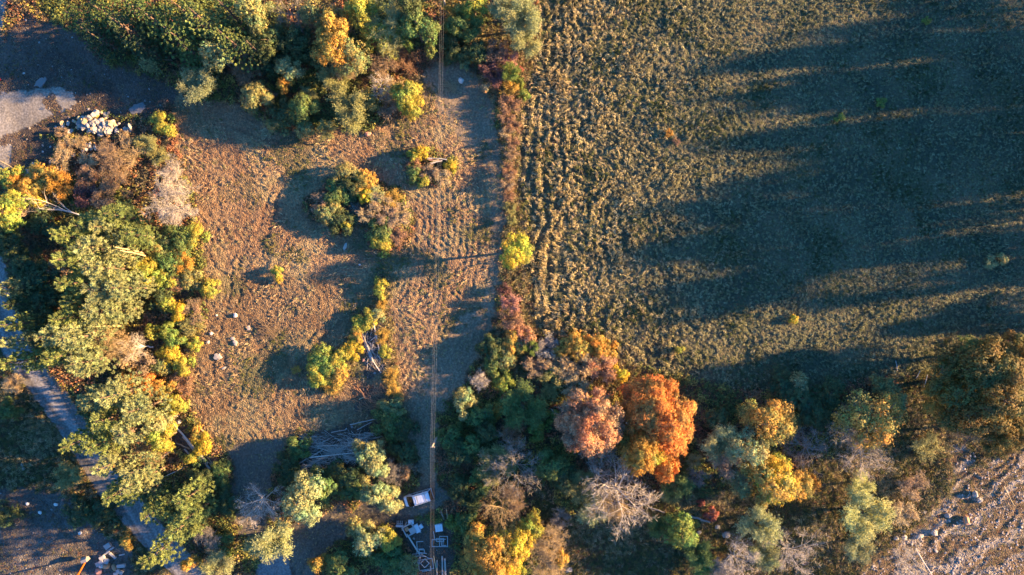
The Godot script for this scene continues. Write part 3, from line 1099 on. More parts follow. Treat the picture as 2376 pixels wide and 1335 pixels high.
# ---------------------------------------------------------------- the plants of the place, one call each
func build_plants() -> void:
	rng.seed = 4242
	var o: Node3D
	# wood at the upper left
	plant("spruce", 178, 42, 42, 13, "green", "green tree at the left end of the upper left wood, beside bare earth")
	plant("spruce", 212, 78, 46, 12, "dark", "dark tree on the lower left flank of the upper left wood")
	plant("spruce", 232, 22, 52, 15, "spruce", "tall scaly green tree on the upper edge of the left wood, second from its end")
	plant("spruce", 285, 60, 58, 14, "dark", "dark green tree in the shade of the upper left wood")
	plant("spruce", 300, 10, 56, 15, "spruce", "green tree cut by the photo's top edge above the dark shaded tree")
	plant("spruce", 352, 42, 60, 16, "spruce", "scaly green tree in the middle of the upper left wood")
	plant("spruce", 330, 108, 46, 11, "dark", "low dark tree at the foot of the upper left wood")
	plant("spruce", 412, 14, 58, 16, "pine", "yellow-tipped tree on the top edge in the middle of the wood")
	plant("spruce", 405, 82, 58, 15, "spruce", "sunlit scaly tree on the front of the upper left wood")
	plant("spruce", 468, 44, 60, 16, "pine", "bright yellow-green tree with scaly boughs, largest of the upper left wood")
	plant("spruce", 440, 118, 44, 12, "spruce", "green tree above the lone rounded pale tree")
	plant("spruce", 525, 20, 56, 16, "spruce", "green tree on the top edge where the wood starts to turn yellow")
	plant("spruce", 532, 92, 54, 14, "pine", "sunlit green tree at the right end of the conifer row")
	plant("tree", 588, 40, 48, 13, "olive", "olive tree with autumn tinge beside the conifer row")
	plant("spruce", 590, 112, 40, 11, "dark", "dark tree at the right end of the upper left wood")
	plant("loose", 498, 126, 34, 10, "willow", "sparse yellow-green tree with pale slanting trunk under the conifers")
	plant("pine", 341, 148, 22, 6, "palepine", "very small star-shaped pale pine in front of the upper left wood")
	plant("willow", 458, 197, 46, 5.5, "sage", "lone rounded pale green tree on the upper edge of the clearing")
	o = plant("tree", 588, 222, 36, 5.5, "olive", "round small tree half green half orange at the clearing's upper edge")
	turned(o, "tree", "rust", Vector3(1.4, 0.3, -0.6), 0.62)
	plant("twigs", 575, 165, 32, 4, "brown", "brown leafless shrub in shadow above the half green half orange tree")
	plant("tree", 625, 100, 44, 10, "forest", "very dark tree in the gap left of the bare fan-shaped tree")
	plant("dead", 682, 24, 40, 9, "grey", "grey bare fan-shaped tree near the top edge")
	plant("tree", 690, 92, 40, 8, "forest", "dark green tree below the grey bare fan-shaped tree")
	plant("loose", 668, 158, 28, 7, "willow", "small yellow-green tree right above the little orange tree")
	plant("tree", 662, 194, 22, 5, "amber", "little bright orange tree between green shrubs")
	plant("plume", 714, 214, 20, 4, "willow", "small starry pale shrub right of the little orange tree", "", "twiggy_shrub", "shrub")
	plant("tree", 700, 250, 36, 6, "green", "dark green rounded tree below the starry pale shrub")
	plant("bush", 655, 262, 30, 4, "forest", "dark low bush below the little orange tree")
	plant("bush", 640, 288, 22, 3, "olive", "low olive bush on the clearing's edge below the dark bushes")
	plant("bush", 705, 292, 24, 3, "olive", "shaded olive bush on the clearing's edge next to the sparse grey-olive tree")
	# upper middle wood
	o = plant("tree", 778, 62, 48, 11, "gold", "tall tree with brownish orange top left of the bare olive-hazed tree")
	turned(o, "tree", "salmon", Vector3(-0.6, 1.0, -1.6), 0.7)
	plant("loose", 735, 30, 36, 10, "olive", "olive tree touching the top edge right of the grey bare tree")
	plant("loose", 768, 118, 44, 10, "gold", "thin gold-brown tree with a bare slanting trunk")
	plant("loose", 812, 130, 40, 9, "olive", "olive-gold tree just right of the thin gold-brown tree")
	plant("tree", 835, 28, 42, 11, "lime", "yellow-green tree on the top edge left of the olive-hazed bare tree")
	plant("plume", 905, 52, 62, 11, "willow", "large bare-branched tree hazed with olive leaves near the top edge")
	plant("loose", 872, 82, 34, 8, "lime", "yellow-green tree peeping out below the olive-hazed bare tree")
	plant("tree", 968, 66, 44, 10, "green", "rounded dark green tree left of the power lines near the top edge")
	plant("tree", 950, 20, 40, 11, "forest", "dark tree on the top edge left of the power lines")
	plant("bush", 882, 92, 20, 4, "red", "small dark red shrub among green shrubs in the upper middle wood")
	plant("bush", 905, 116, 24, 4, "lime", "small bright lime bush below the dark red shrub")
	plant("bush", 930, 92, 24, 5, "fresh", "fresh green bush right of the dark red shrub")
	plant("plume", 800, 160, 38, 7, "tan", "pale leafless twiggy tree below the thin gold-brown tree")
	plant("willow", 775, 180, 40, 6, "olive", "soft olive tree merging with the pale twiggy tree")
	plant("twigs", 890, 150, 34, 3.5, "brown", "brown twiggy shrub below the lime bush")
	plant("twigs", 940, 140, 28, 3, "rust", "rust brown twiggy shrub by the head of the farm track")
	plant("dead", 882, 196, 27, 6, "white", "small white bare tree left of the bright yellow-green tree")
	o = plant("tree", 942, 214, 36, 7, "lime", "bright yellow-green tree at the head of the clearing left of the power lines")
	plant("bush", 955, 246, 22, 4, "lime", "lower lobe bush of bright yellow-green below its matching tree")
	plant("willow", 812, 258, 48, 7, "olive", "sparse grey-olive tree at the clearing's upper edge")
	plant("thin", 850, 235, 30, 4, "olive", "small sparse shrub right of the sparse grey-olive tree")
	plant("thin", 905, 245, 28, 3.5, "brown", "brown-olive shrub below the small white bare tree")
	plant("twigs", 918, 215, 26, 4, "tan", "tan twiggy shrub between the white bare tree and the yellow-green tree")
	plant("bush", 735, 130, 34, 6, "forest", "dark shaded bush at the foot of the gold-brown tree")
	plant("bush", 640, 140, 30, 5, "forest", "dark shaded bush left of the small yellow-green tree")
	plant("thin", 760, 300, 26, 3, "olive", "low sparse shrub below the grey-olive tree on the mulch")
	# right of the power lines, top
	plant("tree", 1052, 14, 30, 7, "gold", "small gold tree on the top edge just right of the power lines")
	plant("tree", 1098, 8, 32, 8, "lime", "yellow-green tree on the top edge between the gold tree and the pale willow")
	plant("tree", 1062, 62, 34, 6, "green", "dark green tree right beside the power lines")
	plant("willow", 1092, 66, 34, 6, "green", "green soft tree between the dark green tree and the pale willow")
	plant("bush", 1050, 105, 30, 4, "forest", "dark bush at the head of the farm track right of the power lines")
	plant("bush", 1098, 120, 30, 4, "forest", "dark bush left of the red shrubs")
	o = plant("willow", 1218, 40, 50, 9, "willow", "large soft pale green willow at the upper corner of the hay field")
	plant("willow", 1222, 92, 34, 7, "willow", "lower part tree of the pale willow group beside the hay field")
	plant("willow", 1172, 18, 36, 8, "sage", "grey-green tree left of the large pale willow")
	plant("thin", 1150, 122, 30, 4, "rust", "rusty red shrub below the pale willow")
	plant("thin", 1178, 134, 26, 3.5, "pink", "pinkish red shrub above the small green hedgerow tree")
	plant("thin", 1130, 150, 28, 3.5, "maroon", "maroon shrub in shade at the bend of the farm track")
	plant("thin", 1150, 178, 28, 3, "maroon", "maroon shrub in shade left of the small green hedgerow tree")
	plant("bush", 1098, 138, 9, 2, "amber", "tiny orange-yellow sapling left of the rusty red shrub")
	plant("bush", 1080, 147, 11, 2, "willow", "tiny pale sapling at the corner of the mown track")
	plant("bush", 1112, 134, 8, 2, "willow", "tiny pale sapling close to the rusty red shrub")
	plant("willow", 1185, 165, 21, 5, "fresh", "small fresh green tree standing in the hedgerow")
	plant("bush", 1128, 203, 11, 2, "tan", "small tan bush on the outer edge of the mown bend")
	plant("thin", 1184, 206, 22, 2.5, "gold", "golden weedy shrub in the hedgerow below the small fresh green tree")
	plant("bush", 1214, 219, 12, 2.5, "fresh", "tiny fresh green bush on the field side of the hedgerow")
	plant("bush", 1207, 190, 10, 2, "fresh", "tiny pale green bush just below the small fresh green hedgerow tree")
	plant("bush", 1205, 162, 8, 2, "red", "tiny pink-red sapling on the field side of the small green hedgerow tree")
	# hedgerow
	plant("thin", 1182, 240, 25, 2.5, "rust", "rust shrub at the widest bulge of the mown track")
	plant("thin", 1176, 268, 22, 2.2, "rust", "paler rust shrub, uppermost of the rust row beside the track")
	plant("thin", 1190, 290, 20, 2.2, "rust", "rust shrub on the field side below the paler rust shrub")
	plant("thin", 1176, 306, 18, 2.0, "tan", "tan shrub in the middle of the rust row beside the track")
	plant("thin", 1188, 330, 18, 2.0, "rust", "rust shrub near the lower end of the rust row")
	plant("thin", 1186, 358, 16, 1.8, "brown", "brown shrub where the hedgerow narrows")
	plant("thin", 1180, 396, 20, 2.2, "rust", "dark rust shrub level with the round brush island")
	plant("thin", 1176, 424, 20, 2.2, "brown", "brown-red shrub below the dark rust shrub in the hedgerow")
	plant("thin", 1180, 452, 18, 2.0, "rust", "rust-brown shrub, third of the lower rust row")
	plant("thin", 1184, 484, 16, 1.8, "olive", "small olive shrub above the lone yellow tree")
	plant("thin", 1186, 512, 14, 1.6, "olive", "smallest olive shrub just above the lone yellow tree")
	o = plant("loose", 1196, 580, 38, 9, "lemon", "lone bright yellow tree with a white trunk in the hedgerow")
	turned(o, "loose", "lime", Vector3(0.9, 0.5, 0.4), 0.72)
	plant("thin", 1172, 672, 16, 2.0, "maroon", "small maroon shrub below the lone yellow tree")
	plant("thin", 1188, 706, 26, 3.0, "pink", "pinkish red shrub in the hedgerow right of the mown track")
	plant("thin", 1190, 738, 27, 3.0, "rust", "rosy rust shrub below the pinkish red shrub")
	plant("thin", 1196, 770, 26, 2.8, "salmon", "salmon and gold shrub above the gold-brown hedgerow shrub")
	plant("bush", 1190, 800, 28, 3.2, "gold", "gold-brown shrub in the lower hedgerow")
	plant("bush", 1222, 786, 20, 3.0, "salmon", "salmon shrub on the field side of the gold-brown shrub")
	plant("willow", 1232, 806, 17, 4, "fresh", "small bright green sapling right of the gold-brown hedgerow shrub")
	plant("bush", 1176, 832, 22, 3.0, "olive", "olive shrub below the gold-brown hedgerow shrub")
	plant("bush", 1138, 812, 26, 3.5, "forest", "dark bush on the edge of the mown track's lower bend")
	plant("bush", 1150, 850, 24, 3.0, "green", "green bush in shade right of the small bare shrub")
	plant("bush", 1168, 884, 22, 2.6, "fresh", "yellow-green weedy bush right of the small bare shrub")
	plant("twigs", 1114, 884, 19, 2.6, "pale", "small pale bare shrub beside the lower mown bend")
	# thicket south of the hay field
	plant("thin", 1266, 806, 28, 3.2, "grey", "grey-brown twiggy shrub left of the gold thicket")
	plant("thin", 1240, 850, 30, 3.2, "brown", "brown shrub between the sapling and the gold thicket")
	plant("bush", 1312, 812, 24, 3.4, "gold", "gold shrub at the upper left of the gold thicket")
	plant("bush", 1344, 806, 26, 3.8, "gold", "tallest gold shrub on the field edge of the thicket")
	plant("bush", 1380, 808, 24, 3.4, "amber", "amber shrub on the field edge of the gold thicket")
	plant("bush", 1404, 822, 22, 3.2, "gold", "gold shrub at the upper right of the gold thicket")
	plant("bush", 1424, 800, 9, 2.0, "amber", "tiny amber sapling standing apart in the hay field above the thicket")
	plant("bush", 1410, 796, 7, 1.8, "amber", "smaller amber sapling left of the tiny one above the thicket")
	plant("thin", 1300, 850, 34, 3.4, "tan", "tan-gold shrub in the middle left of the gold thicket")
	plant("thin", 1350, 850, 38, 3.8, "tan", "tan-gold shrub in the heart of the gold thicket")
	plant("thin", 1402, 858, 38, 4.0, "salmon", "rosy tan shrub on the right of the gold thicket")
	plant("bush", 1440, 868, 18, 3.6, "yellow", "narrow yellow shrub on the right flank of the thicket")
	plant("thin", 1280, 890, 34, 3.4, "olive", "olive shrub at the lower left of the gold thicket")
	plant("thin", 1340, 896, 34, 3.6, "tan", "tan shrub between the thicket and the salmon maple")
	plant("bush", 1278, 862, 14, 2.4, "fresh", "small fresh green bush inside the left of the gold thicket")
	plant("bush", 1342, 888, 12, 2.4, "fresh", "small fresh green bush above the salmon maple")
	plant("bush", 1362, 900, 10, 2.2, "lime", "tiny lime bush above the salmon maple")
	plant("tree", 1076, 930, 28, 8, "palepine", "slim pale yellow-green tree beside the mown track's lower end")
	plant("tree", 1074, 958, 20, 7, "willow", "lower companion of the slim pale yellow-green tree")
	plant("tree", 1112, 965, 32, 6, "green", "dark green tree right of the slim pale tree")
	plant("tree", 1128, 1000, 30, 6, "forest", "darkest tree below the dark green tree")
	plant("tree", 1042, 1010, 32, 6, "green", "green tree hiding the foot of the utility pole")
	plant("tree", 1062, 1048, 34, 6, "forest", "dark green tree below the one at the utility pole")
	plant("tree", 1088, 1030, 32, 6, "green", "dark green tree in the middle of the shaded group right of the pole")
	plant("willow", 1215, 945, 50, 7, "green", "broad dark green tree left of the salmon maple")
	plant("bush", 1285, 968, 16, 3, "fresh", "small bright green bush at the left foot of the salmon maple")
	plant("bush", 1250, 1004, 22, 3, "fresh", "green bush below the broad dark green tree")
	plant("twigs", 1188, 1014, 28, 3.6, "salmon", "russet fan-shaped twiggy shrub below the broad dark green tree")
	plant("bush", 1160, 956, 14, 2.6, "gold", "small gold bush in dark shade left of the broad green tree")
	# the maples
	plant("plume", 1362, 1006, 70, 10, "grey", "grey bare crown showing through the salmon maple's lower side")
	o = plant("dome", 1372, 988, 74, 15, "salmon", "salmon pink maple, left neighbour of the big orange maple")
	turned(o, "big", "gold", Vector3(3.2, 0.8, -0.6), 0.5)
	o = plant("dome", 1534, 968, 84, 12.5, "orange", "big bright orange maple, largest autumn tree in the photo", "", "maple_tree")
	turned(o, "dome", "flame", Vector3(-1.4, -0.1, -1.2), 0.8)
	turned(o, "dome", "orange", Vector3(0.9, -0.8, 3.0), 0.84)
	o = plant("big", 1490, 1052, 52, 12.5, "gold", "golden yellow maple against the lower side of the big orange maple", "", "maple_tree")
	turned(o, "tree", "yellow", Vector3(1.6, 0.6, 0.6), 1.2)
	plant("tree", 1548, 1092, 32, 9, "orange", "small orange tree at the lowest tip of the big orange maple")
	plant("willow", 1574, 1128, 38, 6, "green", "green tree below the orange maple's tip")
	plant("willow", 1556, 1150, 26, 5, "olive", "olive tree below the green tree under the maple")
	plant("twigs", 1614, 1105, 20, 3, "grey", "small blue-grey twiggy shrub in shade right of the maple")
	plant("twigs", 1612, 1068, 18, 3, "sage", "small sage-green shrub in shade right of the maple")
	# below the maples
	plant("bare", 1190, 1086, 62, 9, "grey", "grey bare tree in shade left of the maples")
	plant("willow", 1150, 1080, 44, 7, "olive", "hazy olive tree left of the grey bare tree")
	plant("tree", 1282, 1082, 42, 6, "green", "dark green tree below the salmon maple's left side")
	plant("tree", 1310, 1110, 34, 5, "forest", "very dark green tree under the salmon maple")
	plant("willow", 1345, 1130, 36, 5, "olive", "olive tree left of the large bare tree")
	plant("dead", 1432, 1146, 82, 10, "pale", "largest pale bare tree, spreading below the maples")
	plant("dead", 1392, 1120, 40, 8, "pale", "smaller pale bare tree on the left of the largest bare tree")
	plant("plume", 1420, 1186, 44, 7, "tan", "tan twiggy crown below the largest bare tree")
	plant("willow", 1372, 1190, 36, 5, "willow", "yellow-olive tree at the lower left of the largest bare tree")
	plant("dead", 1168, 1182, 46, 7, "tan", "brownish bare tree above the big yellow tree")
	plant("plume", 1195, 1160, 40, 6, "brown", "brown twiggy crown right of the brownish bare tree")
	plant("thin", 1120, 1120, 34, 4, "green", "green shrub in the shade left of the brownish bare tree")
	plant("thin", 1096, 1160, 30, 4, "forest", "dark shrub right of the parked van", "")
	plant("bush", 1062, 1130, 26, 3.5, "forest", "dark bush right behind the parked van")
	plant("bush", 1090, 1210, 26, 3.4, "green", "green bush left of the big yellow tree")
	plant("bush", 1052, 1216, 16, 2.5, "fresh", "small bright bush beside the white slatted crate")
	plant("thin", 1130, 1055, 32, 4, "forest", "dark shrub between the shaded tree group and the grey bare tree")
	o = plant("big", 1140, 1300, 70, 11, "gold", "big golden yellow tree cut by the photo's bottom edge", "", "maple_tree")
	turned(o, "big", "yellow", Vector3(2.2, 0.6, 1.2), 0.7)
	o = plant("tree", 1200, 1262, 46, 9, "yellow", "yellow tree on the upper right of the big golden tree")
	turned(o, "tree", "olive", Vector3(-1.2, -0.4, -0.6), 0.8)
	plant("tree", 1238, 1222, 32, 7, "lime", "yellow-green tree above the tan twiggy crowns")
	plant("plume", 1276, 1262, 46, 8, "tan", "tan twiggy crown right of the yellow tree")
	plant("plume", 1278, 1312, 46, 8, "tan", "tan twiggy crown on the bottom edge right of the big golden tree")
	plant("tree", 1298, 1300, 22, 6, "gold", "small gold tree on the right flank of the tan twiggy crowns")
	plant("twigs", 1300, 1205, 22, 3, "grey", "grey twiggy shrub above the tan twiggy crowns")
	# lower right
	plant("willow", 1680, 1028, 48, 8, "willow", "soft olive tree right of the orange maple")
	plant("tree", 1665, 985, 34, 5, "forest", "dark bush-like tree in shade right of the orange maple")
	plant("willow", 1700, 1080, 44, 7, "brown", "brown-olive hazy tree below the soft olive tree")
	o = plant("loose", 1788, 976, 54, 10, "gold", "gold-brown leafy tree left of the dark hollow", "", "maple_tree")
	turned(o, "loose", "gold", Vector3(1.0, 0.4, 0.4), 0.8)
	plant("loose", 1738, 1040, 46, 9, "willow", "yellow-olive leafy tree between the olive tree and the dark hollow")
	o = plant("tree", 1788, 1112, 62, 9, "gold", "wide golden tree below the dark hollow", "", "maple_tree")
	turned(o, "loose", "yellow", Vector3(1.0, 0.5, 0.3), 0.85)
	plant("loose", 1850, 1130, 34, 6, "gold", "small gold tree on the right of the wide golden tree")
	plant("bush", 1886, 1126, 18, 3, "amber", "little amber bush at the right end of the golden trees")
	plant("loose", 1722, 1120, 34, 7, "olive", "olive gold tree left of the wide golden tree")
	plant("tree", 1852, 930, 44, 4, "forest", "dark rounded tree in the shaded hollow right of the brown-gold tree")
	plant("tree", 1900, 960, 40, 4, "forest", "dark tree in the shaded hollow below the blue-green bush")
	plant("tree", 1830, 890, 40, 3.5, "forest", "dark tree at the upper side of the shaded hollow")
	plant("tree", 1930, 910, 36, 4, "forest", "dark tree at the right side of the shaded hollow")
	plant("bush", 1858, 890, 21, 4.5, "sage", "blue-green pale bush on top of the shaded hollow")
	plant("bare", 1880, 1046, 52, 4, "grey", "dim bare tree fan lying in the deep shade below the hollow")
	o = plant("loose", 2022, 968, 70, 11, "gold", "sparse yellow-leaved tree with grey branches near the posts", "", "ash_tree")
	turned(o, "loose", "gold", Vector3(1.6, -0.6, 2.4), 0.75)
	plant("bare", 1992, 1000, 62, 10, "grey", "grey bare branches on the left of the sparse yellow-leaved tree")
	plant("dead", 2012, 1058, 48, 7, "pale", "pale bare lower boughs below the sparse yellow-leaved tree")
	plant("tree", 2070, 930, 40, 6, "olive", "dim olive tree right behind the sparse yellow-leaved tree")
	plant("tree", 2052, 892, 26, 4, "olive", "dim small olive tree above the sparse yellow-leaved tree")
	plant("tree", 2178, 905, 19, 5, "green", "small dark green tree left of the huge shaded maple")
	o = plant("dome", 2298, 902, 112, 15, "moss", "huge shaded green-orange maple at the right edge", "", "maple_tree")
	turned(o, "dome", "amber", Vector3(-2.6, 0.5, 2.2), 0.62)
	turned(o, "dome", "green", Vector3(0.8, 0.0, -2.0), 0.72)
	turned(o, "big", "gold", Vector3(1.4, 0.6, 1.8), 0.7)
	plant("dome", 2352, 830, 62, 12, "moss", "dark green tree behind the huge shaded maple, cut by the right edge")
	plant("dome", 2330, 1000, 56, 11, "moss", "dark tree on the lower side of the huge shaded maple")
	plant("dead", 2270, 1000, 34, 11, "grey", "grey bare boughs sticking out of the huge maple's lower left")
	plant("willow", 2014, 1196, 56, 7, "meadow", "bright yellow-green willow on rough grass left of the rock ledges")
	plant("willow", 1996, 1130, 32, 5, "meadow", "upper small willow joined to the bright yellow-green one")
	plant("willow", 1990, 1268, 38, 5, "sage", "pale olive willow below the bright yellow-green willow")
	o = plant("tree", 1582, 1232, 42, 8, "fresh", "fresh yellow-green tree right of the shaded grass near the bottom")
	turned(o, "tree", "lime", Vector3(1.0, 0.2, 0.6), 0.7)
	plant("willow", 1620, 1290, 40, 6, "green", "green hazy tree below the fresh yellow-green tree")
	plant("willow", 1522, 1222, 26, 5, "green", "green lower tree left of the fresh yellow-green tree")
	plant("tree", 1640, 1320, 32, 5, "fresh", "green tree on the bottom edge below the fresh yellow-green tree")
	plant("willow", 1768, 1222, 50, 8, "willow", "tall olive tree left of the two bare trees at the bottom")
	plant("willow", 1772, 1290, 40, 7, "willow", "soft yellow-olive tree between the two bare bottom trees")
	plant("bare", 1836, 1286, 58, 9, "pale", "grey-pale bare tree at the bottom right of the olive tree")
	plant("bare", 1716, 1308, 60, 9, "pale", "grey-pale bare tree on the bottom edge left of the olive tree")
	plant("plume", 1690, 1330, 40, 7, "grey", "grey twiggy crown on the bottom edge by the left bare tree")
	plant("bare", 2120, 1318, 46, 8, "pale", "pale bare tree on the bottom edge in front of the rock ledges")
	plant("bush", 1650, 1196, 14, 2.0, "red", "small red-tinted shrub on the sunny grass below the maple")
	plant("bush", 1628, 1168, 8, 1.6, "red", "tiny pink-red sapling right of the olive tree under the maple")
	plant("thin", 2120, 1130, 34, 2.2, "brown", "brown shrub right of the willow on the rough grass")
	plant("thin", 2095, 1190, 34, 2.2, "tan", "tan shrub between the willow and the rock ledges")
	plant("thin", 2150, 1040, 34, 2.0, "olive", "olive weedy shrub between the yellow-leaved tree and the rock patch")
	# weeds in the hay field
	plant("thin", 2300, 610, 15, 1.3, "willow", "pale green bush at the right side of the hay field")
	plant("bush", 2325, 602, 12, 1.4, "willow", "smaller pale green bush beside the one at the hay field's right side")
	plant("bush", 1578, 812, 9, 1.2, "lime", "tiny yellow weed clump in the lower hay field")
	plant("bush", 1842, 742, 10, 1.2, "yellow", "yellow weed clump in the sunlit lower streak of the hay field")
	plant("thin", 1552, 310, 11, 0.9, "amber", "orange-brown weed clump in the middle of the hay field")
	plant("thin", 1570, 330, 10, 0.8, "rust", "rust weed clump just below the orange-brown one in the hay field")
	plant("bush", 1952, 272, 10, 1.2, "fresh", "green weed clump in the dark part of the hay field")
	plant("bush", 2050, 236, 10, 1.2, "fresh", "green weed clump right of its neighbour in the dark field")
	plant("bush", 2152, 48, 8, 1.2, "fresh", "lone bright weed near the hay field's upper right corner")
	# brush islands in the clearing
	plant("thin", 742, 470, 24, 2.4, "brown", "red-brown shrub on the left tip of the large brush island")
	plant("bush", 760, 492, 26, 2.6, "olive", "olive shrub on the lower left of the large brush island")
	plant("bush", 775, 448, 26, 2.8, "green", "dark green shrub on the left of the large brush island")
	plant("bush", 800, 405, 26, 2.8, "olive", "olive-brown shrub at the top of the large brush island")
	plant("bush", 808, 432, 26, 2.8, "forest", "dark shrub inside the top of the large brush island")
	plant("bush", 842, 424, 26, 2.8, "gold", "gold shrub at the upper right of the large brush island")
	plant("bush", 848, 452, 16, 2.8, "yellow", "bright yellow shrub in the middle of the large brush island")
	plant("thin", 872, 448, 22, 2.4, "willow", "yellow-green shrub right of the bright yellow shrub")
	plant("thin", 880, 470, 28, 2.4, "tan", "tan-pink twiggy shrub on the right of the large brush island")
	plant("thin", 908, 462, 22, 2.0, "gold", "amber-gold grass shrub on the right end of the large brush island")
	plant("thin", 846, 498, 20, 2.2, "tan", "tan hairy shrub in the centre of the large brush island")
	plant("bush", 790, 515, 26, 2.6, "forest", "dark green shrub on the lower edge of the large brush island")
	plant("bush", 800, 520, 12, 2.4, "lime", "lime shrub on the lower edge of the large brush island")
	plant("thin", 898, 505, 30, 2.2, "brown", "brown shrub on the lower right of the large brush island")
	plant("thin", 930, 500, 30, 1.8, "tan", "tan shrub spreading right of the large brush island")
	plant("bush", 880, 535, 26, 2.4, "green", "green shrub at the tail of the large brush island")
	plant("bush", 882, 566, 22, 2.2, "lime", "yellow-green shrub at the very tail of the large brush island")
	plant("thin", 920, 545, 28, 1.8, "rust", "rusty shrub right of the brush island's tail")
	plant("bush", 958, 362, 14, 2.4, "lime", "lime shrub on the left of the round brush island under the lines")
	plant("bush", 978, 354, 14, 2.4, "yellow", "yellow shrub at the top of the round brush island")
	plant("thin", 962, 382, 18, 2.4, "rust", "rusty pink shrub inside the round brush island")
	plant("bush", 958, 402, 18, 2.4, "green", "dark green shrub at the lower left of the round brush island")
	plant("thin", 1000, 400, 22, 2.2, "brown", "brown twiggy shrub on the lower side of the round brush island")
	plant("bush", 982, 418, 13, 2.2, "lime", "small yellow-green shrub at the bottom of the round brush island")
	plant("bush", 1043, 386, 13, 2.0, "yellow", "bright yellow shrub on the right end of the round brush island")
	plant("thin", 1030, 410, 22, 1.8, "tan", "tan shrub at the lower right of the round brush island")
	plant("bush", 640, 632, 12, 1.6, "lime", "tiny lime shrub alone in the left of the clearing")
	plant("bush", 645, 648, 8, 1.2, "yellow", "tiny yellow sprig below the lone lime shrub")
	plant("bush", 882, 656, 13, 1.8, "lime", "lime shrub at the upper end of the brush line")
	plant("bush", 880, 680, 14, 1.8, "lime", "lime shrub second from the upper end of the brush line")
	plant("thin", 885, 706, 13, 1.5, "gold", "gold grass clump below the two lime shrubs")
	plant("bush", 852, 742, 20, 2.0, "lime", "yellow-green shrub at the head of the log pile in the brush line")
	plant("bush", 872, 734, 16, 1.8, "willow", "olive-yellow shrub beside the one at the head of the log pile")
	plant("bush", 828, 752, 15, 1.8, "lime", "lime shrub on the left head of the brush line")
	plant("bush", 826, 782, 15, 1.8, "gold", "gold-lime shrub on the left flank of the logs")
	plant("bush", 818, 812, 20, 1.9, "yellow", "yellow shrub below the gold-lime one on the left flank")
	plant("bush", 784, 830, 26, 2.3, "lime", "yellow-green shrub in the middle of the brush line's left arm")
	plant("bush", 748, 838, 30, 2.6, "fresh", "largest yellow-green shrub at the end of the brush line's left arm")
	plant("bush", 738, 866, 26, 2.4, "lime", "lime shrub at the lower left of the brush line's left arm")
	plant("bush", 780, 868, 24, 2.2, "gold", "gold shrub below the brush line's left arm")
	plant("thin", 770, 900, 20, 1.6, "gold", "gold grass shrub at the lowest tip of the left arm")
	plant("thin", 688, 858, 12, 1.2, "gold", "upright gold grass clump left of the brush line's arm")
	plant("thin", 886, 780, 18, 1.6, "gold", "gold shrub on the right flank of the logs")
	plant("bush", 892, 818, 13, 1.6, "lime", "lime shrub on the right flank of the logs")
	plant("thin", 908, 870, 20, 1.8, "gold", "pale gold shrub on the lower right of the logs")
	plant("thin", 914, 908, 18, 1.8, "gold", "gold-olive shrub near the lower end of the brush line")
	plant("bush", 905, 946, 26, 2.6, "olive", "olive shrub joining the brush line and the shaded shrubs")
	plant("bush", 896, 984, 32, 3.2, "green", "shaded green shrub at the foot of the brush line")
	plant("bush", 936, 1000, 26, 3.0, "forest", "dark shrub between the brush line and the mown track")
	plant("bush", 934, 1050, 28, 3.0, "forest", "dark shrub left of the mown track near its end")
	# stone heap bank
	plant("thin", 138, 306, 16, 1.6, "brown", "brown bush at the left end of the stone heap")
	plant("thin", 150, 340, 24, 1.8, "tan", "tan bush below the left end of the stone heap")
	plant("twigs", 190, 330, 17, 1.4, "tan", "tan twiggy bush just below the stones")
	plant("thin", 240, 342, 20, 1.4, "brown", "brown bush below the middle of the stone heap")
	plant("thin", 292, 326, 18, 1.2, "tan", "tan grass bush below the two standing stones")
	plant("bush", 326, 336, 20, 1.5, "olive", "olive bush right of the stone heap")
	plant("bush", 372, 282, 20, 2.0, "lime", "lime bush on the bank right of the grey rock slab")
	plant("bush", 386, 302, 16, 1.8, "lime", "second lime bush on the bank, further right")
	plant("thin", 200, 378, 24, 2.0, "tan", "tan bush left of the big brown twiggy bush")
	plant("twigs", 262, 372, 34, 3.0, "brown", "big brown twiggy bush between the stones and the pale bare trees")
	plant("twigs", 300, 360, 28, 2.6, "tan", "tan twiggy bush right of the big brown twiggy bush")
	plant("thin", 345, 340, 28, 2.2, "olive", "olive-brown bush on the clearing's left edge")
	plant("thin", 372, 362, 24, 1.8, "olive", "low olive bush on the clearing's left edge")
	plant("twigs", 265, 412, 34, 3.0, "brown", "brown twiggy bush left of the upper pale bare tree")
	plant("thin", 205, 410, 30, 3.0, "rust", "rust-brown bush above the fallen pale branch")
	plant("thin", 140, 375, 26, 2.4, "tan", "tan bush right of the cut stump")
	plant("bush", 96, 408, 28, 2.6, "gold", "gold-orange bush beside the cut stump")
	plant("thin", 140, 425, 36, 3.4, "amber", "orange twiggy bush above the fallen pale branch")
	plant("bush", 64, 440, 26, 2.8, "gold", "gold bush left of the orange twiggy bush")
	plant("bush", 20, 408, 26, 2.6, "lime", "lime bush at the left edge below the gravel")
	plant("thin", 40, 425, 24, 2.4, "amber", "amber bush between the lime bush and the gold bush")
	plant("thin", 195, 455, 32, 3.0, "maroon", "dark maroon bush right of the fallen pale branch")
	plant("thin", 240, 455, 30, 3.0, "brown", "dark brown bush left of the pale bare trees")
	plant("tree", 28, 492, 46, 9, "lime", "bright lime tree at the left edge")
	plant("plume", 388, 424, 46, 11, "bone", "upper of the two whitish feathery bare trees")
	plant("plume", 392, 486, 50, 12, "bone", "lower of the two whitish feathery bare trees")
	# pine belt, upper part
	plant("pine", 268, 500, 44, 11, "pine", "pine at the top of the pine belt left of the whitish bare trees")
	plant("pine", 205, 528, 50, 15, "pine", "pine leaning out at the upper left of the belt")
	plant("pine", 160, 548, 34, 14, "pine", "pine at the belt's upper left corner")
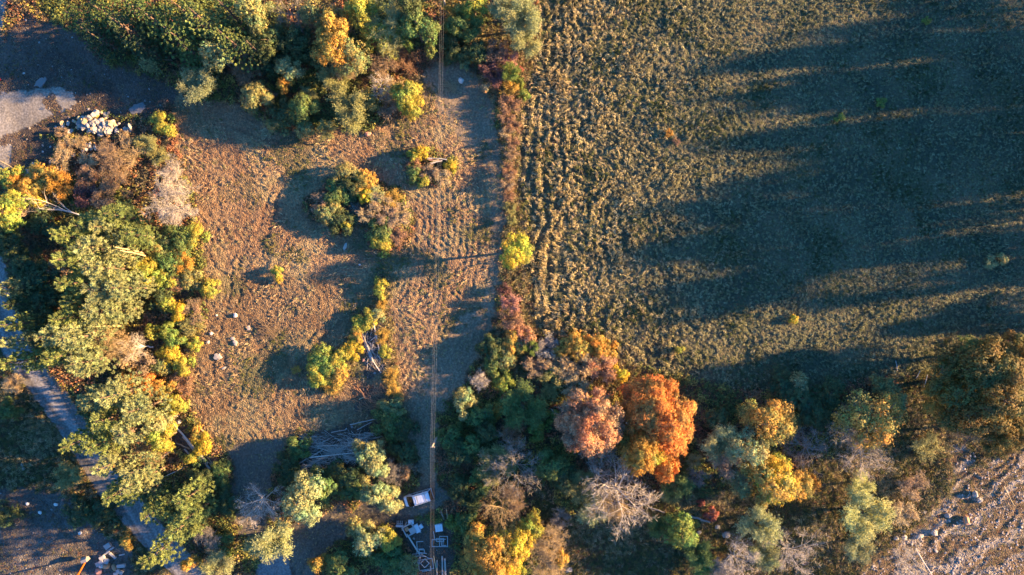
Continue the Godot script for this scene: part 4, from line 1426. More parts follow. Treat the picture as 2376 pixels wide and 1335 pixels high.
	plant("pine", 248, 530, 44, 13, "palepine", "pale pine with grey dead twigs near the top of the belt")
	plant("pine", 316, 545, 42, 10, "pine", "short pine below the lower whitish bare tree")
	plant("pine", 226, 578, 50, 16, "palepine", "pale yellow-green pine in the upper belt, left of bare trunks")
	plant("pine", 178, 605, 42, 16, "pine", "pine on the left face of the belt level with the bare trunks")
	plant("pine", 238, 622, 52, 17, "palepine", "tall pale pine in the middle of the upper belt")
	plant("pine", 180, 658, 44, 16, "pine", "pine on the left face above the belt's middle")
	plant("pine", 240, 672, 54, 17, "palepine", "tallest pale pine in the middle of the belt")
	plant("pine", 290, 668, 44, 14, "palepine", "pale pine bulging out at the right of the belt")
	plant("pine", 180, 700, 40, 15, "pine", "pine on the left face in the middle of the belt")
	plant("pine", 232, 722, 50, 16, "palepine", "pale pine in the lower middle of the belt")
	plant("pine", 275, 718, 38, 13, "palepine", "pale pine on the right below the bulging pine")
	plant("bush", 308, 596, 22, 4, "willow", "olive bush by the bare pine trunks")
	plant("tree", 328, 632, 32, 6, "lime", "bright yellow tree beside the bare pine trunks")
	plant("pine", 160, 738, 40, 14, "pine", "pine on the left above the lower belt")
	plant("pine", 135, 778, 42, 15, "palepine", "pale pine at the left of the lower belt")
	plant("pine", 182, 782, 50, 15, "palepine", "pale broad pine in the lower belt")
	plant("pine", 148, 826, 44, 14, "pine", "pine low on the left near the gravel road")
	plant("pine", 198, 840, 46, 14, "palepine", "pale pine above the visible stretch of gravel road")
	plant("plume", 250, 790, 44, 9, "tan", "tan twiggy tree right of the pale broad pine")
	plant("thin", 290, 820, 34, 4, "tan", "tan twiggy shrub below the little forked bare tree")
	plant("dead", 302, 806, 30, 6, "pale", "little forked bare tree right of the lower belt")
	plant("thin", 330, 846, 34, 3.4, "brown", "brown orange-tinted shrub below the little forked bare tree")
	plant("pine", 42, 752, 30, 15, "pine", "small bright pine at the left, upper of the road-side three")
	plant("pine", 46, 792, 26, 14, "palepine", "pale feathery pine at the left, middle of the road-side three")
	plant("pine", 42, 840, 32, 15, "pine", "pine at the left, lowest of the road-side three")
	plant("pine", 92, 832, 36, 14, "pine", "pine above the gravel road right of the lowest road-side pine")
	plant("pine", 8, 668, 26, 15, "palepine", "pale pine cut by the left edge")
	plant("pine", 42, 706, 24, 12, "dark", "dim small pine left of the belt")
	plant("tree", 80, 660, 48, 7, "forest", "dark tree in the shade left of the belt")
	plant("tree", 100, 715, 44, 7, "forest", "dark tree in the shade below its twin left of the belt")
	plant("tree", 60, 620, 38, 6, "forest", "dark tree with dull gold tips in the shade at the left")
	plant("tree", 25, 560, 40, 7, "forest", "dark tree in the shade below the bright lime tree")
	plant("bush", 120, 640, 28, 4, "brown", "dull brown bush in the shade left of the belt")
	plant("bush", 100, 775, 34, 5, "forest", "dark bush between the road-side pines and the belt")
	plant("bush", 100, 520, 36, 4, "forest", "dark bush below the fallen pale branch")
	# shrub strip right of the belt
	plant("bush", 360, 566, 30, 3, "olive", "olive shrub below the short pine")
	plant("bush", 410, 560, 34, 3, "green", "green mottled shrub at the top of the yellow shrub strip")
	plant("bush", 448, 548, 24, 2.4, "lime", "lime shrub on the clearing side below the whitish trees")
	plant("bush", 385, 610, 32, 3, "green", "dark green shrub with yellow tips in the upper strip")
	plant("thin", 425, 612, 28, 2.6, "amber", "amber-tinted shrub in the upper strip")
	plant("bush", 440, 648, 24, 2.6, "olive", "olive-gold shrub left of the isolated lime shrub")
	plant("bush", 482, 668, 19, 2.6, "lime", "isolated lime shrub on the clearing's left edge")
	plant("bush", 380, 652, 26, 3, "lime", "yellow-green shrub with rust flecks in the middle strip")
	plant("thin", 405, 660, 22, 2.6, "rust", "rust-tinted shrub between yellow-green shrubs in the strip")
	plant("bush", 365, 690, 28, 3, "forest", "dark shrub in the belt's shade")
	plant("bush", 414, 726, 19, 3, "yellow", "brightest yellow shrub of the strip")
	plant("bush", 382, 704, 18, 2.8, "lime", "lime shrub up-left of the brightest yellow shrub")
	plant("thin", 448, 722, 26, 2.2, "brown", "brown shrub right of the brightest yellow shrub")
	plant("bush", 352, 772, 16, 3, "lime", "lime shrub on the belt side of the strip")
	plant("bush", 386, 768, 20, 3, "fresh", "fresh green shrub in the lower strip")
	plant("bush", 402, 792, 20, 2.8, "fresh", "second fresh green shrub, lower in the strip")
	plant("bush", 448, 800, 14, 2, "lime", "small lime shrub by the pale bare ground")
	plant("bush", 390, 826, 24, 2.8, "yellow", "yellow-gold shrub at the bottom of the strip")
	plant("bush", 424, 852, 20, 2.4, "lime", "lime shrub at the bottom end of the strip")
	plant("bush", 368, 852, 22, 2.6, "olive", "olive shrub beside the yellow-gold shrub")
	plant("thin", 440, 756, 26, 2.0, "olive", "olive-brown shrub on the clearing side of the strip")
	# pine belt, lower part
	plant("bush", 300, 888, 28, 3.4, "amber", "orange-yellow shrub above the lower pines")
	plant("bush", 345, 894, 26, 3.0, "orange", "orange-red shrub above the lower pines")
	plant("bush", 380, 905, 26, 2.8, "gold", "gold shrub at the clearing corner above the lower pines")
	plant("thin", 425, 890, 26, 2.4, "rust", "rust twiggy shrub at the clearing corner")
	plant("bush", 400, 940, 22, 2.4, "lime", "lime shrub right of the lower pines")
	plant("pine", 216, 930, 44, 14, "palepine", "pale soft pine above the road, first of the lower pines")
	plant("pine", 270, 915, 48, 14, "palepine", "pale pine, top of the lower pines")
	plant("pine", 325, 948, 46, 13, "palepine", "pale pine at the upper right of the lower pines")
	plant("pine", 250, 972, 48, 15, "pine", "pine in the middle of the lower pines near the road")
	plant("pine", 185, 1025, 40, 15, "pine", "pine reaching out over the gravel road, leftmost of the lower pines")
	plant("pine", 238, 1028, 42, 15, "pine", "pine right of the one reaching over the road")
	plant("pine", 302, 1000, 46, 14, "palepine", "pale pine in the centre of the lower pines")
	plant("tree", 372, 1020, 34, 9, "lime", "yellow-green tree at the right of the lower pines")
	plant("tree", 366, 985, 30, 8, "willow", "pale willow-green tree above the yellow-green tree")
	plant("pine", 255, 1078, 40, 14, "palepine", "pale pine below the pine pair over the road")
	plant("plume", 330, 1060, 40, 8, "tan", "tan twiggy crown with pale limbs below the lower pines")
	plant("pine", 316, 1092, 44, 13, "palepine", "pale pine beside the tan twiggy crown")
	plant("pine", 278, 1142, 44, 14, "pine", "bright pine above the lower gap in the road")
	plant("pine", 318, 1118, 36, 12, "palepine", "pale pine between the bright pine and the twiggy crown")
	plant("pine", 438, 1152, 38, 13, "pine", "pine right of the road gap, near the dirt lane")
	plant("pine", 358, 1188, 38, 13, "pine", "pine standing right over the lower road gap")
	plant("pine", 400, 1160, 26, 9, "dark", "small dim pine between two bright ones by the road gap")
	plant("pine", 422, 1222, 46, 14, "pine", "broad bright pine below the road gap")
	plant("pine", 452, 1190, 36, 13, "pine", "bright pine at the upper right of the broad bright pine")
	plant("pine", 362, 1284, 40, 14, "pine", "bright pine at the lower left of the lower road end")
	plant("tree", 438, 1308, 20, 6, "gold", "small pale gold tree near the bottom edge by the road")
	plant("willow", 500, 1310, 38, 6, "sage", "sage-green tree on the bottom edge right of the pale gold tree")
	plant("plume", 480, 1250, 34, 6, "grey", "grey twiggy crown right of the broad bright pine")
	plant("bush", 505, 1270, 26, 3, "green", "green bush in shade left of the olive willow")
	plant("bush", 470, 1110, 34, 3, "forest", "dark shrub between the log pile and the pine by the lane")
	plant("bush", 512, 1100, 26, 2.6, "green", "dark green shrub left of the dirt lane")
	plant("bush", 525, 1160, 28, 2.8, "forest", "dark shrub left of the white bare tree")
	plant("bush", 468, 1032, 22, 2.4, "yellow", "yellow shrub right of the long log pile")
	plant("bush", 440, 1068, 13, 2.2, "lime", "small lime shrub left of the long log pile")
	plant("bush", 455, 1010, 16, 2.0, "gold", "gold shrub above the long log pile's middle")
	# verge and yard across the road
	plant("willow", 158, 1108, 36, 5, "olive", "brown-olive tree on the verge across the gravel road")
	plant("tree", 20, 950, 26, 5, "green", "small green tree in shade at the left edge across the road")
	plant("bush", 10, 1195, 26, 3, "forest", "dark bush at the left edge by the yard")
	plant("bush", 290, 1262, 15, 2, "gold", "gold weed bush above the concrete rubble")
	plant("thin", 30, 890, 26, 2, "tan", "tan shrub at the left edge above the shaded green tree")
	plant("bush", 175, 1190, 30, 2.6, "forest", "dark bush between the yard and the road")
	plant("bush", 230, 1200, 30, 2.6, "forest", "dark bush on the road side of the yard")
	# by the lane
	plant("dead", 602, 1168, 46, 8, "white", "white bare tree leaning over the dirt lane")
	plant("willow", 632, 1258, 50, 8, "willow", "olive willow above the end of the gravel driveway")
	plant("willow", 594, 1262, 28, 6, "sage", "pale lower part tree on the left of the olive willow")
	o = plant("tree", 706, 1158, 60, 11, "palepine", "large pale yellow-green leafy tree right of the white bare tree")
	plant("tree", 744, 1128, 36, 8, "green", "shaded green tree behind the large pale yellow-green tree")
	plant("bush", 690, 1038, 24, 2.8, "green", "green shrub at the upper left of the grey brush heap")
	plant("bush", 662, 1082, 26, 3, "forest", "dark shrub on the lane side left of the grey brush heap")
	plant("bush", 672, 1112, 24, 3, "forest", "dark shrub above the large pale tree's left side")
	plant("bush", 800, 1110, 36, 3, "forest", "dark shrub below the grey brush heap")
	plant("bush", 820, 1140, 28, 3, "green", "green shrub between the two sunlit pale trees")
	plant("tree", 850, 1048, 34, 9, "palepine", "sunlit pale tree right of the grey brush heap")
	plant("tree", 874, 1076, 34, 9, "palepine", "lower half tree of the sunlit pair right of the brush heap")
	plant("tree", 868, 1142, 34, 9, "palepine", "sunlit pale tree left of the van")
	plant("tree", 902, 1166, 32, 8, "willow", "pale olive tree nearest the van's bonnet")
	plant("plume", 910, 1100, 28, 5, "grey", "small grey twiggy tree above the van")
	plant("bush", 940, 1095, 22, 3, "brown", "brown shrub up-left of the van")
	plant("tree", 858, 1262, 40, 6, "willow", "yellow-olive tree left of the white frames")
	plant("tree", 900, 1250, 30, 5, "lime", "yellow-lit tree beside the pile of white frames")
	plant("tree", 735, 1308, 22, 5, "gold", "small gold tree near the bottom right of the driveway")
	plant("tree", 790, 1318, 40, 5, "green", "blue-green shaded tree on the bottom edge right of the small gold tree")
	plant("bush", 830, 1228, 26, 3, "olive", "shaded olive bush below the dirt lane")
	plant("bush", 900, 1300, 34, 3.2, "green", "green bush at the bottom left of the white frames")
	plant("bush", 940, 1318, 26, 3, "olive", "olive bush on the bottom edge below the white frames")


# ---------------------------------------------------------------- made things, wood and stone
func xf(p: Vector3, yaw := 0.0, pitch := 0.0, roll := 0.0) -> Transform3D:
	return Transform3D(Basis.from_euler(Vector3(pitch, yaw, roll)), p)


func log_at(ax: float, ay: float, bx: float, by: float, ha: float, hb: float, r0: float, r1: float, hue: String, label: String, called := "log", group := "") -> Node3D:
	var a := at(ax, ay, ha)
	var b := at(bx, by, hb)
	a.y = ha + gy(a.x, a.z)
	b.y = hb + gy(b.x, b.z)
	var o := thing(called, label, called.replace("_", " "), a, 0.0, group)
	var mb := MB.new()
	var n := 6
	var pth := crooked(Vector3.ZERO, b - a, n, r0 * 0.45)
	mb.tube(pth, taper(r0, r1, n), 9, Color(1, 1, 1), true)
	part("trunk", mb.mesh(), bark_mat(hue), o)
	var st := MB.new()
	for i in rng.randi_range(1, 3):
		var k := rng.randi_range(1, n - 1)
		var d := (rdir() + Vector3(0, 0.5, 0)).normalized()
		st.tube(PackedVector3Array([pth[k], pth[k] + d * r0 * 3.0]), PackedFloat32Array([r0 * 0.3, r0 * 0.15]), 5, Color.WHITE, true)
	part("branch_stub", st.mesh(), bark_mat(hue), o)
	return o


func stone_at(px: float, py: float, half: Vector3, hue: String, label: String, called := "stone", group := "", lift := 0.0, yaw := -1.0) -> void:
	var mb := MB.new()
	stone_into(mb, half, 0.45, 6)
	var p := on_ground(px, py)
	var o := part(called, mb.mesh(), bark_mat(hue))
	o.position = p + Vector3(0, half.y * 0.55 + lift, 0)
	o.rotation = Vector3(rr(-0.2, 0.2), yaw if yaw >= 0.0 else r01() * TAU, rr(-0.2, 0.2))
	tag(o, label, called.replace("_", " "), group)


func slab_at(px: float, py: float, lx: float, lz: float, yaw: float, hue: String, label: String) -> void:
	var mb := MB.new()
	var ns := 18
	var ring := []
	for j in ns:
		var a := TAU * j / ns
		var k := rr(0.72, 1.12)
		ring.append(Vector3(cos(a) * lx * k, 0, sin(a) * lz * k))
	for j in ns:
		var a: Vector3 = ring[j]
		var b: Vector3 = ring[(j + 1) % ns]
		var u := Vector3(0, 0.14, 0)
		var m := 0.82
		mb.tri(Vector3(0, 0.19, 0), a * m + u, b * m + u, Color.WHITE)
		mb.quad(a * m + u, a + Vector3(0, -0.3, 0), b + Vector3(0, -0.3, 0), b * m + u, Color.WHITE)
	var o := part("rock_slab", mb.mesh(), bark_mat(hue))
	o.position = on_ground(px, py)
	o.position.y += 0.04
	o.rotation.y = yaw
	tag(o, label, "rock")


func build_power_line() -> void:
	var feet := [[1026.0, -18.0], [1003.0, 1036.0], [995.0, 1990.0]]
	var tops := []
	for f in feet:
		tops.append(at(f[0], f[1], 10.2))
	for i in 2:
		var t: Vector3 = tops[i]
		var o := thing("utility_pole", ["wooden utility pole at the top edge between the green trees", "wooden utility pole rising from the green trees above the van"][i], "utility pole", Vector3(t.x, gy(t.x, t.z) - 0.2, t.z))
		var h := t.y - o.position.y
		var pole := MB.new()
		pole.tube(PackedVector3Array([Vector3.ZERO, Vector3(0, h * 0.5, 0), Vector3(0, h + 0.35, 0)]), PackedFloat32Array([0.19, 0.165, 0.13]), 12, Color.WHITE, true)
		part("pole", pole.mesh(), plain("pole_wood", lin(0.40, 0.34, 0.28), 0.85), o)
		var arm := MB.new()
		arm.box(xf(Vector3(0, h - 0.25, 0.17)), Vector3(0.8, 0.12, 0.1), Color.WHITE, 0.015)
		part("crossarm", arm.mesh(), plain("pole_wood", Color.WHITE), o)
		for s in [-0.3, 0.0, 0.26]:
			var ins := MB.new()
			var y: float = h - 0.19 if s != 0.0 else h + 0.33
			ins.tube(PackedVector3Array([Vector3(s, y, 0.17 if s != 0.0 else 0.0), Vector3(s, y + 0.09, 0.17 if s != 0.0 else 0.0), Vector3(s, y + 0.18, 0.17 if s != 0.0 else 0.0)]), PackedFloat32Array([0.035, 0.06, 0.03]), 8, Color.WHITE, true)
			part("insulator", ins.mesh(), plain("porcelain", lin(0.55, 0.53, 0.5), 0.3), o)
	var whose := ["left", "middle", "right"]
	for w in 3:
		var s: float = [-0.3, 0.0, 0.26][w]
		for i in 2:
			var a: Vector3 = tops[i] + Vector3(s, 0.0 if s != 0.0 else 0.5, 0.17 if s != 0.0 else 0.0)
			var b: Vector3 = tops[i + 1] + Vector3(s, 0.0 if s != 0.0 else 0.5, 0.17 if s != 0.0 else 0.0)
			var n := 28
			var pth := PackedVector3Array()
			for k in n + 1:
				var t := float(k) / n
				pth.push_back(a.lerp(b, t) - Vector3(0, 4.0 * t * (1.0 - t) * 1.3, 0))
			var mb := MB.new()
			mb.tube(pth, taper(0.0065, 0.0065, n), 5, Color.WHITE)
			var o := part("power_line", mb.mesh(), plain("wire", lin(0.26, 0.26, 0.26), 0.5, 0.2))
			tag(o, "%s wire of the three %s" % [whose[w], ["over the clearing, above the pole", "over the parked van, below the pole"][i]], "power line", "wires of the overhead power line")


func van_section(x: float, hw: float, y0: float, y1: float, round_: float) -> PackedVector3Array:
	var out := PackedVector3Array()
	for q in [[-hw, y0], [-hw * 1.02, lerpf(y0, y1, 0.45)], [-hw * 0.97, y1 - round_ * 1.6], [-hw * 0.93 + round_ * 0.4, y1 - round_ * 0.45], [-hw * 0.8, y1], [0.0, y1 + 0.035], [hw * 0.8, y1], [hw * 0.93 - round_ * 0.4, y1 - round_ * 0.45], [hw * 0.97, y1 - round_ * 1.6], [hw * 1.02, lerpf(y0, y1, 0.45)], [hw, y0]]:
		out.push_back(Vector3(x, q[1], q[0]))
	return out


func build_van() -> void:
	var p := on_ground(971, 1157, 1.0)
	var o := thing("van", "white van with black windscreen parked on the shaded dirt lane", "van", p + Vector3(0, 0.03, 0), 0.30)
	# local: nose towards -x, 5.1 long, 1.95 wide, 2.0 high
	var white := plain("van_paint", lin(0.78, 0.79, 0.80), 0.22)
	white.clearcoat_enabled = true
	white.clearcoat = 0.6
	white.clearcoat_roughness = 0.08
	var glass := plain("van_glass", lin(0.012, 0.014, 0.017), 0.06)
	var black := plain("van_black", lin(0.025, 0.025, 0.027), 0.5)
	var metal := plain("rim_metal", lin(0.5, 0.5, 0.52), 0.35, 0.8)
	var secs := [[-2.58, 0.70, 0.42, 0.78, 0.08], [-2.50, 0.86, 0.32, 0.92, 0.10], [-2.2, 0.94, 0.28, 1.04, 0.12], [-1.9, 0.975, 0.27, 1.12, 0.12], [-1.05, 0.975, 0.27, 1.74, 0.16], [-0.7, 0.975, 0.27, 1.93, 0.18], [0.6, 0.975, 0.27, 1.98, 0.18], [1.8, 0.975, 0.27, 1.95, 0.18], [2.02, 0.955, 0.29, 1.91, 0.18], [2.44, 0.93, 0.34, 1.1, 0.14], [2.50, 0.90, 0.38, 0.95, 0.12], [2.53, 0.84, 0.42, 0.85, 0.10]]
	var body := MB.new()
	var rows := []
	for s in secs:
		rows.append(van_section(s[0], s[1], s[2], s[3], s[4]))
	for i in rows.size() - 1:
		for j in 10:
			body.quad(rows[i][j], rows[i + 1][j], rows[i + 1][j + 1], rows[i][j + 1])
	for e in [0, rows.size() - 1]:
		for j in range(1, 9):
			if e == 0:
				body.tri(rows[e][0], rows[e][j], rows[e][j + 1], Color.WHITE)
			else:
				body.tri(rows[e][0], rows[e][j + 1], rows[e][j], Color.WHITE)
		if e == 0:
			body.tri(rows[e][0], rows[e][9], rows[e][10], Color.WHITE)
		else:
			body.tri(rows[e][0], rows[e][10], rows[e][9], Color.WHITE)
	part("body", body.mesh(), white, o)
	var ws := MB.new()  # windscreen between bonnet and roof
	ws.quad(Vector3(-1.87, 1.25, 0.95), Vector3(-1.87, 1.25, -0.95), Vector3(-0.84, 1.985, -0.86), Vector3(-0.84, 1.985, 0.86))
	ws.quad(Vector3(-2.02, 1.18, 0.5), Vector3(-2.02, 1.18, -0.5), Vector3(-1.87, 1.25, -0.95), Vector3(-1.87, 1.25, 0.95))
	part("windscreen", ws.mesh(), glass, o)
	var rw := MB.new()
	rw.quad(Vector3(2.07, 1.93, 0.80), Vector3(2.07, 1.93, -0.80), Vector3(2.49, 1.13, -0.86), Vector3(2.49, 1.13, 0.86))
	part("rear_window", rw.mesh(), glass, o)
	for s in [-1.0, 1.0]:
		for w in [[-0.92, 0.02, 0.20], [0.12, 1.08, 0.0], [1.18, 2.16, 0.0]]:
			var m := MB.new()
			var z0: float = s * 1.003
			var z1: float = s * 0.962
			var a := Vector3(w[0] - w[2], 1.17, z0)
			var b := Vector3(w[1], 1.17, z0)
			var c := Vector3(w[1], 1.62, z1)
			var d := Vector3(w[0] + w[2], 1.62, z1)
			if s > 0.0:
				m.quad(d, c, b, a)
			else:
				m.quad(a, b, c, d)
			part("side_window", m.mesh(), glass, o)
		var mir := MB.new()
		mir.box(xf(Vector3(-1.22, 1.16, s * 1.11), s * 0.15), Vector3(0.10, 0.17, 0.22), Color.WHITE, 0.03)
		part("mirror", mir.mesh(), white, o)
		var rail := MB.new()
		rail.tube(PackedVector3Array([Vector3(-0.5, 1.95, s * 0.73), Vector3(-0.4, 2.02, s * 0.73), Vector3(1.7, 2.03, s * 0.72), Vector3(1.8, 1.95, s * 0.72)]), taper(0.022, 0.022, 3), 6, Color.WHITE)
		part("roof_rail", rail.mesh(), black, o)
		var hl := MB.new()
		hl.box(xf(Vector3(-2.42, 0.84, s * 0.66), s * 0.45), Vector3(0.22, 0.14, 0.3), Color.WHITE, 0.04)
		part("headlight", hl.mesh(), plain("lamp_glass", lin(0.6, 0.62, 0.64), 0.1), o)
		var tl := MB.new()
		tl.box(xf(Vector3(2.43, 1.1, s * 0.87)), Vector3(0.12, 0.5, 0.13), Color.WHITE, 0.03)
		part("tail_light", tl.mesh(), plain("tail_red", lin(0.35, 0.02, 0.02), 0.2), o)
		for x in [-1.62, 1.42]:
			var ty := MB.new()
			ty.tube(PackedVector3Array([Vector3(x, 0.33, s * 0.78), Vector3(x, 0.33, s * 0.80), Vector3(x, 0.33, s * 0.96), Vector3(x, 0.33, s * 0.985)]), PackedFloat32Array([0.30, 0.335, 0.335, 0.30]), 20, Color.WHITE, true)
			var wh := part("wheel", ty.mesh(), black, o)
			var rim := MB.new()
			rim.tube(PackedVector3Array([Vector3(x, 0.33, s * 0.985), Vector3(x, 0.33, s * 0.992)]), PackedFloat32Array([0.22, 0.20]), 16, Color.WHITE, true)
			part("rim", rim.mesh(), metal, wh)
	for x in [-0.1, 1.3]:
		var bar := MB.new()
		bar.box(xf(Vector3(x, 2.06, 0)), Vector3(0.06, 0.035, 1.46), Color.WHITE, 0.01)
		part("roof_bar", bar.mesh(), black, o)
	var bump := MB.new()
	bump.box(xf(Vector3(2.54, 0.48, 0)), Vector3(0.14, 0.24, 1.66), Color.WHITE, 0.05)
	part("rear_bumper", bump.mesh(), black, o)
	var gr := MB.new()
	gr.box(xf(Vector3(-2.57, 0.66, 0)), Vector3(0.06, 0.16, 0.9), Color.WHITE, 0.02)
	part("grille", gr.mesh(), black, o)


func build_wood_piles() -> void:
	rng.seed = 515
	# long log pile left of the clearing
	var logs := [[398, 980, 470, 1062, 0.55, 0.5, 0.13, 0.19, "pale", "long thin pale log on top of the log pile by the lower pines"],
		[424, 1013, 482, 1076, 0.35, 0.45, 0.2, 0.26, "grey", "thickest grey log in the middle of the log pile by the lower pines"],
		[420, 1006, 460, 1052, 0.3, 0.35, 0.13, 0.17, "rust", "red-brown log on the left flank of the log pile by the lower pines"],
		[409, 1028, 440, 1042, 0.25, 0.3, 0.11, 0.12, "brown", "short log jutting out left of the log pile by the lower pines"],
		[428, 1042, 466, 1086, 0.15, 0.2, 0.15, 0.17, "grey", "low grey log along the left side of the log pile by the lower pines"],
		[447, 1040, 488, 1090, 0.25, 0.25, 0.2, 0.22, "grey", "grey log with a pale cut end at the lower tip of the log pile"],
		[466, 1058, 480, 1078, 0.55, 0.5, 0.16, 0.2, "salmon", "short orange-ended log lying on the log pile by the lower pines"],
		[455, 1024, 500, 1086, 0.15, 0.12, 0.14, 0.11, "brown", "dark log on the right side of the log pile by the lower pines"],
		[484, 1072, 517, 1110, 0.15, 0.1, 0.12, 0.09, "brown", "dark log trailing off the lower end of the log pile"],
		[450, 975, 472, 1003, 0.12, 0.15, 0.16, 0.18, "brown", "single dark log lying apart above the log pile by the lower pines"]]
	for l in logs:
		log_at(l[0], l[1], l[2], l[3], l[4], l[5], l[6], l[7], l[8], l[9])
	# logs in the brush line
	logs = [[828, 754, 862, 838, 0.7, 0.4, 0.12, 0.1, "grey", "long dark grey log on the left of the brush line's wood pile"],
		[836, 764, 866, 842, 0.8, 0.5, 0.1, 0.09, "grey", "second dark grey log against the long one in the brush line"],
		[866, 750, 880, 816, 0.9, 0.6, 0.1, 0.07, "pale", "pale straight log on the right of the brush line's wood pile"],
		[858, 826, 884, 866, 0.5, 0.2, 0.09, 0.05, "white", "whitish log at the lower end of the brush line's wood pile"],
		[852, 800, 870, 846, 0.6, 0.4, 0.08, 0.05, "pale", "pale forked log in the middle of the brush line's wood pile"],
		[860, 790, 876, 778, 0.7, 0.7, 0.05, 0.04, "pale", "short pale stick crossing the brush line's wood pile"],
		[876, 825, 884, 836, 0.3, 0.2, 0.06, 0.05, "pale", "short pale stick on the right of the brush line's wood pile"],
		[833, 927, 850, 920, 0.3, 0.3, 0.09, 0.08, "tan", "short pale log lying across the reddish brush at the brush line's foot"]]
	for l in logs:
		log_at(l[0], l[1], l[2], l[3], l[4], l[5], l[6], l[7], l[8], l[9])
	# grey brush heap in the shade: trunks and a tangle
	logs = [[718, 1062, 820, 1052, 1.1, 1.0, 0.1, 0.06, "pale", "long straight pale pole lying along the grey brush heap"],
		[742, 1035, 798, 1034, 1.1, 1.0, 0.08, 0.06, "grey", "straight grey pole in the upper middle of the grey brush heap"],
		[690, 1078, 752, 1042, 0.6, 1.1, 0.14, 0.07, "grey", "bent grey trunk rising from the left end of the grey brush heap"],
		[812, 986, 874, 972, 0.4, 0.5, 0.11, 0.09, "grey", "grey log lying at the upper right above the grey brush heap"],
		[828, 998, 862, 980, 0.5, 0.6, 0.08, 0.06, "grey", "thin grey log beside the one at the upper right of the brush heap"],
		[818, 1010, 868, 1005, 0.5, 0.6, 0.07, 0.05, "grey", "thin blue-grey pole at the right end of the grey brush heap"],
		[716, 1016, 736, 1012, 0.3, 0.3, 0.12, 0.11, "grey", "short grey log at the upper left corner of the grey brush heap"],
		[768, 1004, 802, 998, 0.9, 0.9, 0.07, 0.06, "grey", "short grey pole on the upper edge of the grey brush heap"],
		[714, 1036, 766, 1046, 0.9, 1.1, 0.08, 0.05, "grey", "bowed grey branch on the left of the grey brush heap"]]
	for l in logs:
		log_at(l[0], l[1], l[2], l[3], l[4], l[5], l[6], l[7], l[8], l[9], "log")
	brush_heap([700, 1010, 880, 1000, 830, 1070, 700, 1090], 900, 1.2, "pale", "heap of cut grey branches in shade at the clearing's lower end", 0.0)
	brush_heap([828, 905, 890, 895, 900, 955, 835, 955], 260, 0.8, "salmon", "reddish heap of cut brush at the foot of the brush line", 0.6)
	brush_heap([835, 760, 885, 750, 892, 860, 850, 850], 170, 0.8, "pale", "tangle of pale sticks among the logs of the brush line", 1.3)
	brush_heap([800, 450, 850, 455, 840, 520, 812, 510], 200, 0.9, "grey", "tangle of grey dead branches in the middle of the large brush island", 0.9)
	brush_heap([600, 740, 650, 745, 640, 790, 598, 790], 170, 0.6, "brown", "heap of brown roots and brush left of the clearing's centre", 0.2)
	brush_heap([860, 300, 900, 310, 890, 330, 850, 322], 60, 0.4, "tan", "small tan brush heap on the clearing's upper edge", 0.4)
	brush_heap([1030, 190, 1060, 190, 1060, 212, 1032, 212], 60, 0.4, "tan", "small heap of tan brush at the bend of the mown track", 0.4)
	# planks in the round island
	var planks := [[990, 366, 1036, 370, 0.11, "grey", "long grey board lying across the round brush island"], [995, 371, 1022, 374, 0.14, "pink", "pinkish board below the long grey board in the round brush island"], [997, 379, 1026, 373, 0.1, "pale", "white board slanting across the round brush island"],
		[1018, 367, 1037, 371, 0.07, "pale", "short white board at the right end of the round brush island's boards"], [1004, 374, 1018, 371, 0.16, "tan", "short tan board between the boards of the round brush island"], [991, 369, 1002, 368, 0.07, "pale", "tiny white board at the left end of the round island's boards"], [1000, 381, 1010, 377, 0.07, "pale", "short white board lowest of the round island's boards"]]
	for k in planks.size():
		var q: Array = planks[k]
		var h := 1.05 + k * 0.07
		var a := at(q[0], q[1], h)
		var b := at(q[2], q[3], h)
		var mb := MB.new()
		mb.box(xf(Vector3.ZERO), Vector3(a.distance_to(b), 0.05, float(q[4]) * 1.5), Color.WHITE, 0.008)
		var o := part("board", mb.mesh(), bark_mat(q[5]))
		o.position = (a + b) * 0.5
		o.rotation = Vector3(0, -atan2(b.z - a.z, b.x - a.x), rr(-0.03, 0.03))
		tag(o, q[6], "board")
	# fallen things
	for f in [[192, 503, 96, 470, "pale", "fallen pale branch with long fingers left of the pine belt"], [352, 806, 300, 800, "pale", "pale limb of the little forked tree lying toward the clearing"]]:
		var a := on_ground(f[0], f[1], 1.0)
		var b := at(f[2], f[3], 2.0)
		var o := thing("fallen_branch", f[5], "branch", a + Vector3(0, 0.6, 0))
		var d := (b - a)
		var main := MB.new()
		main.tube(crooked(Vector3.ZERO, d * 0.45, 4, 0.12), taper(0.17, 0.1, 4), 7, Color.WHITE, true)
		part("limb", main.mesh(), bark_mat(f[4]), o)
		for i in 6:
			var mb := MB.new()
			grow(mb, d * rr(0.2, 0.45), (d.normalized() + Vector3(0, 0.3, 0) + rdir() * 0.4).normalized(), d.length() * rr(0.4, 0.62), 0.08, 1, 0.1, Color.WHITE, 4)
			part("branch", mb.mesh(), bark_mat(f[4]), o)
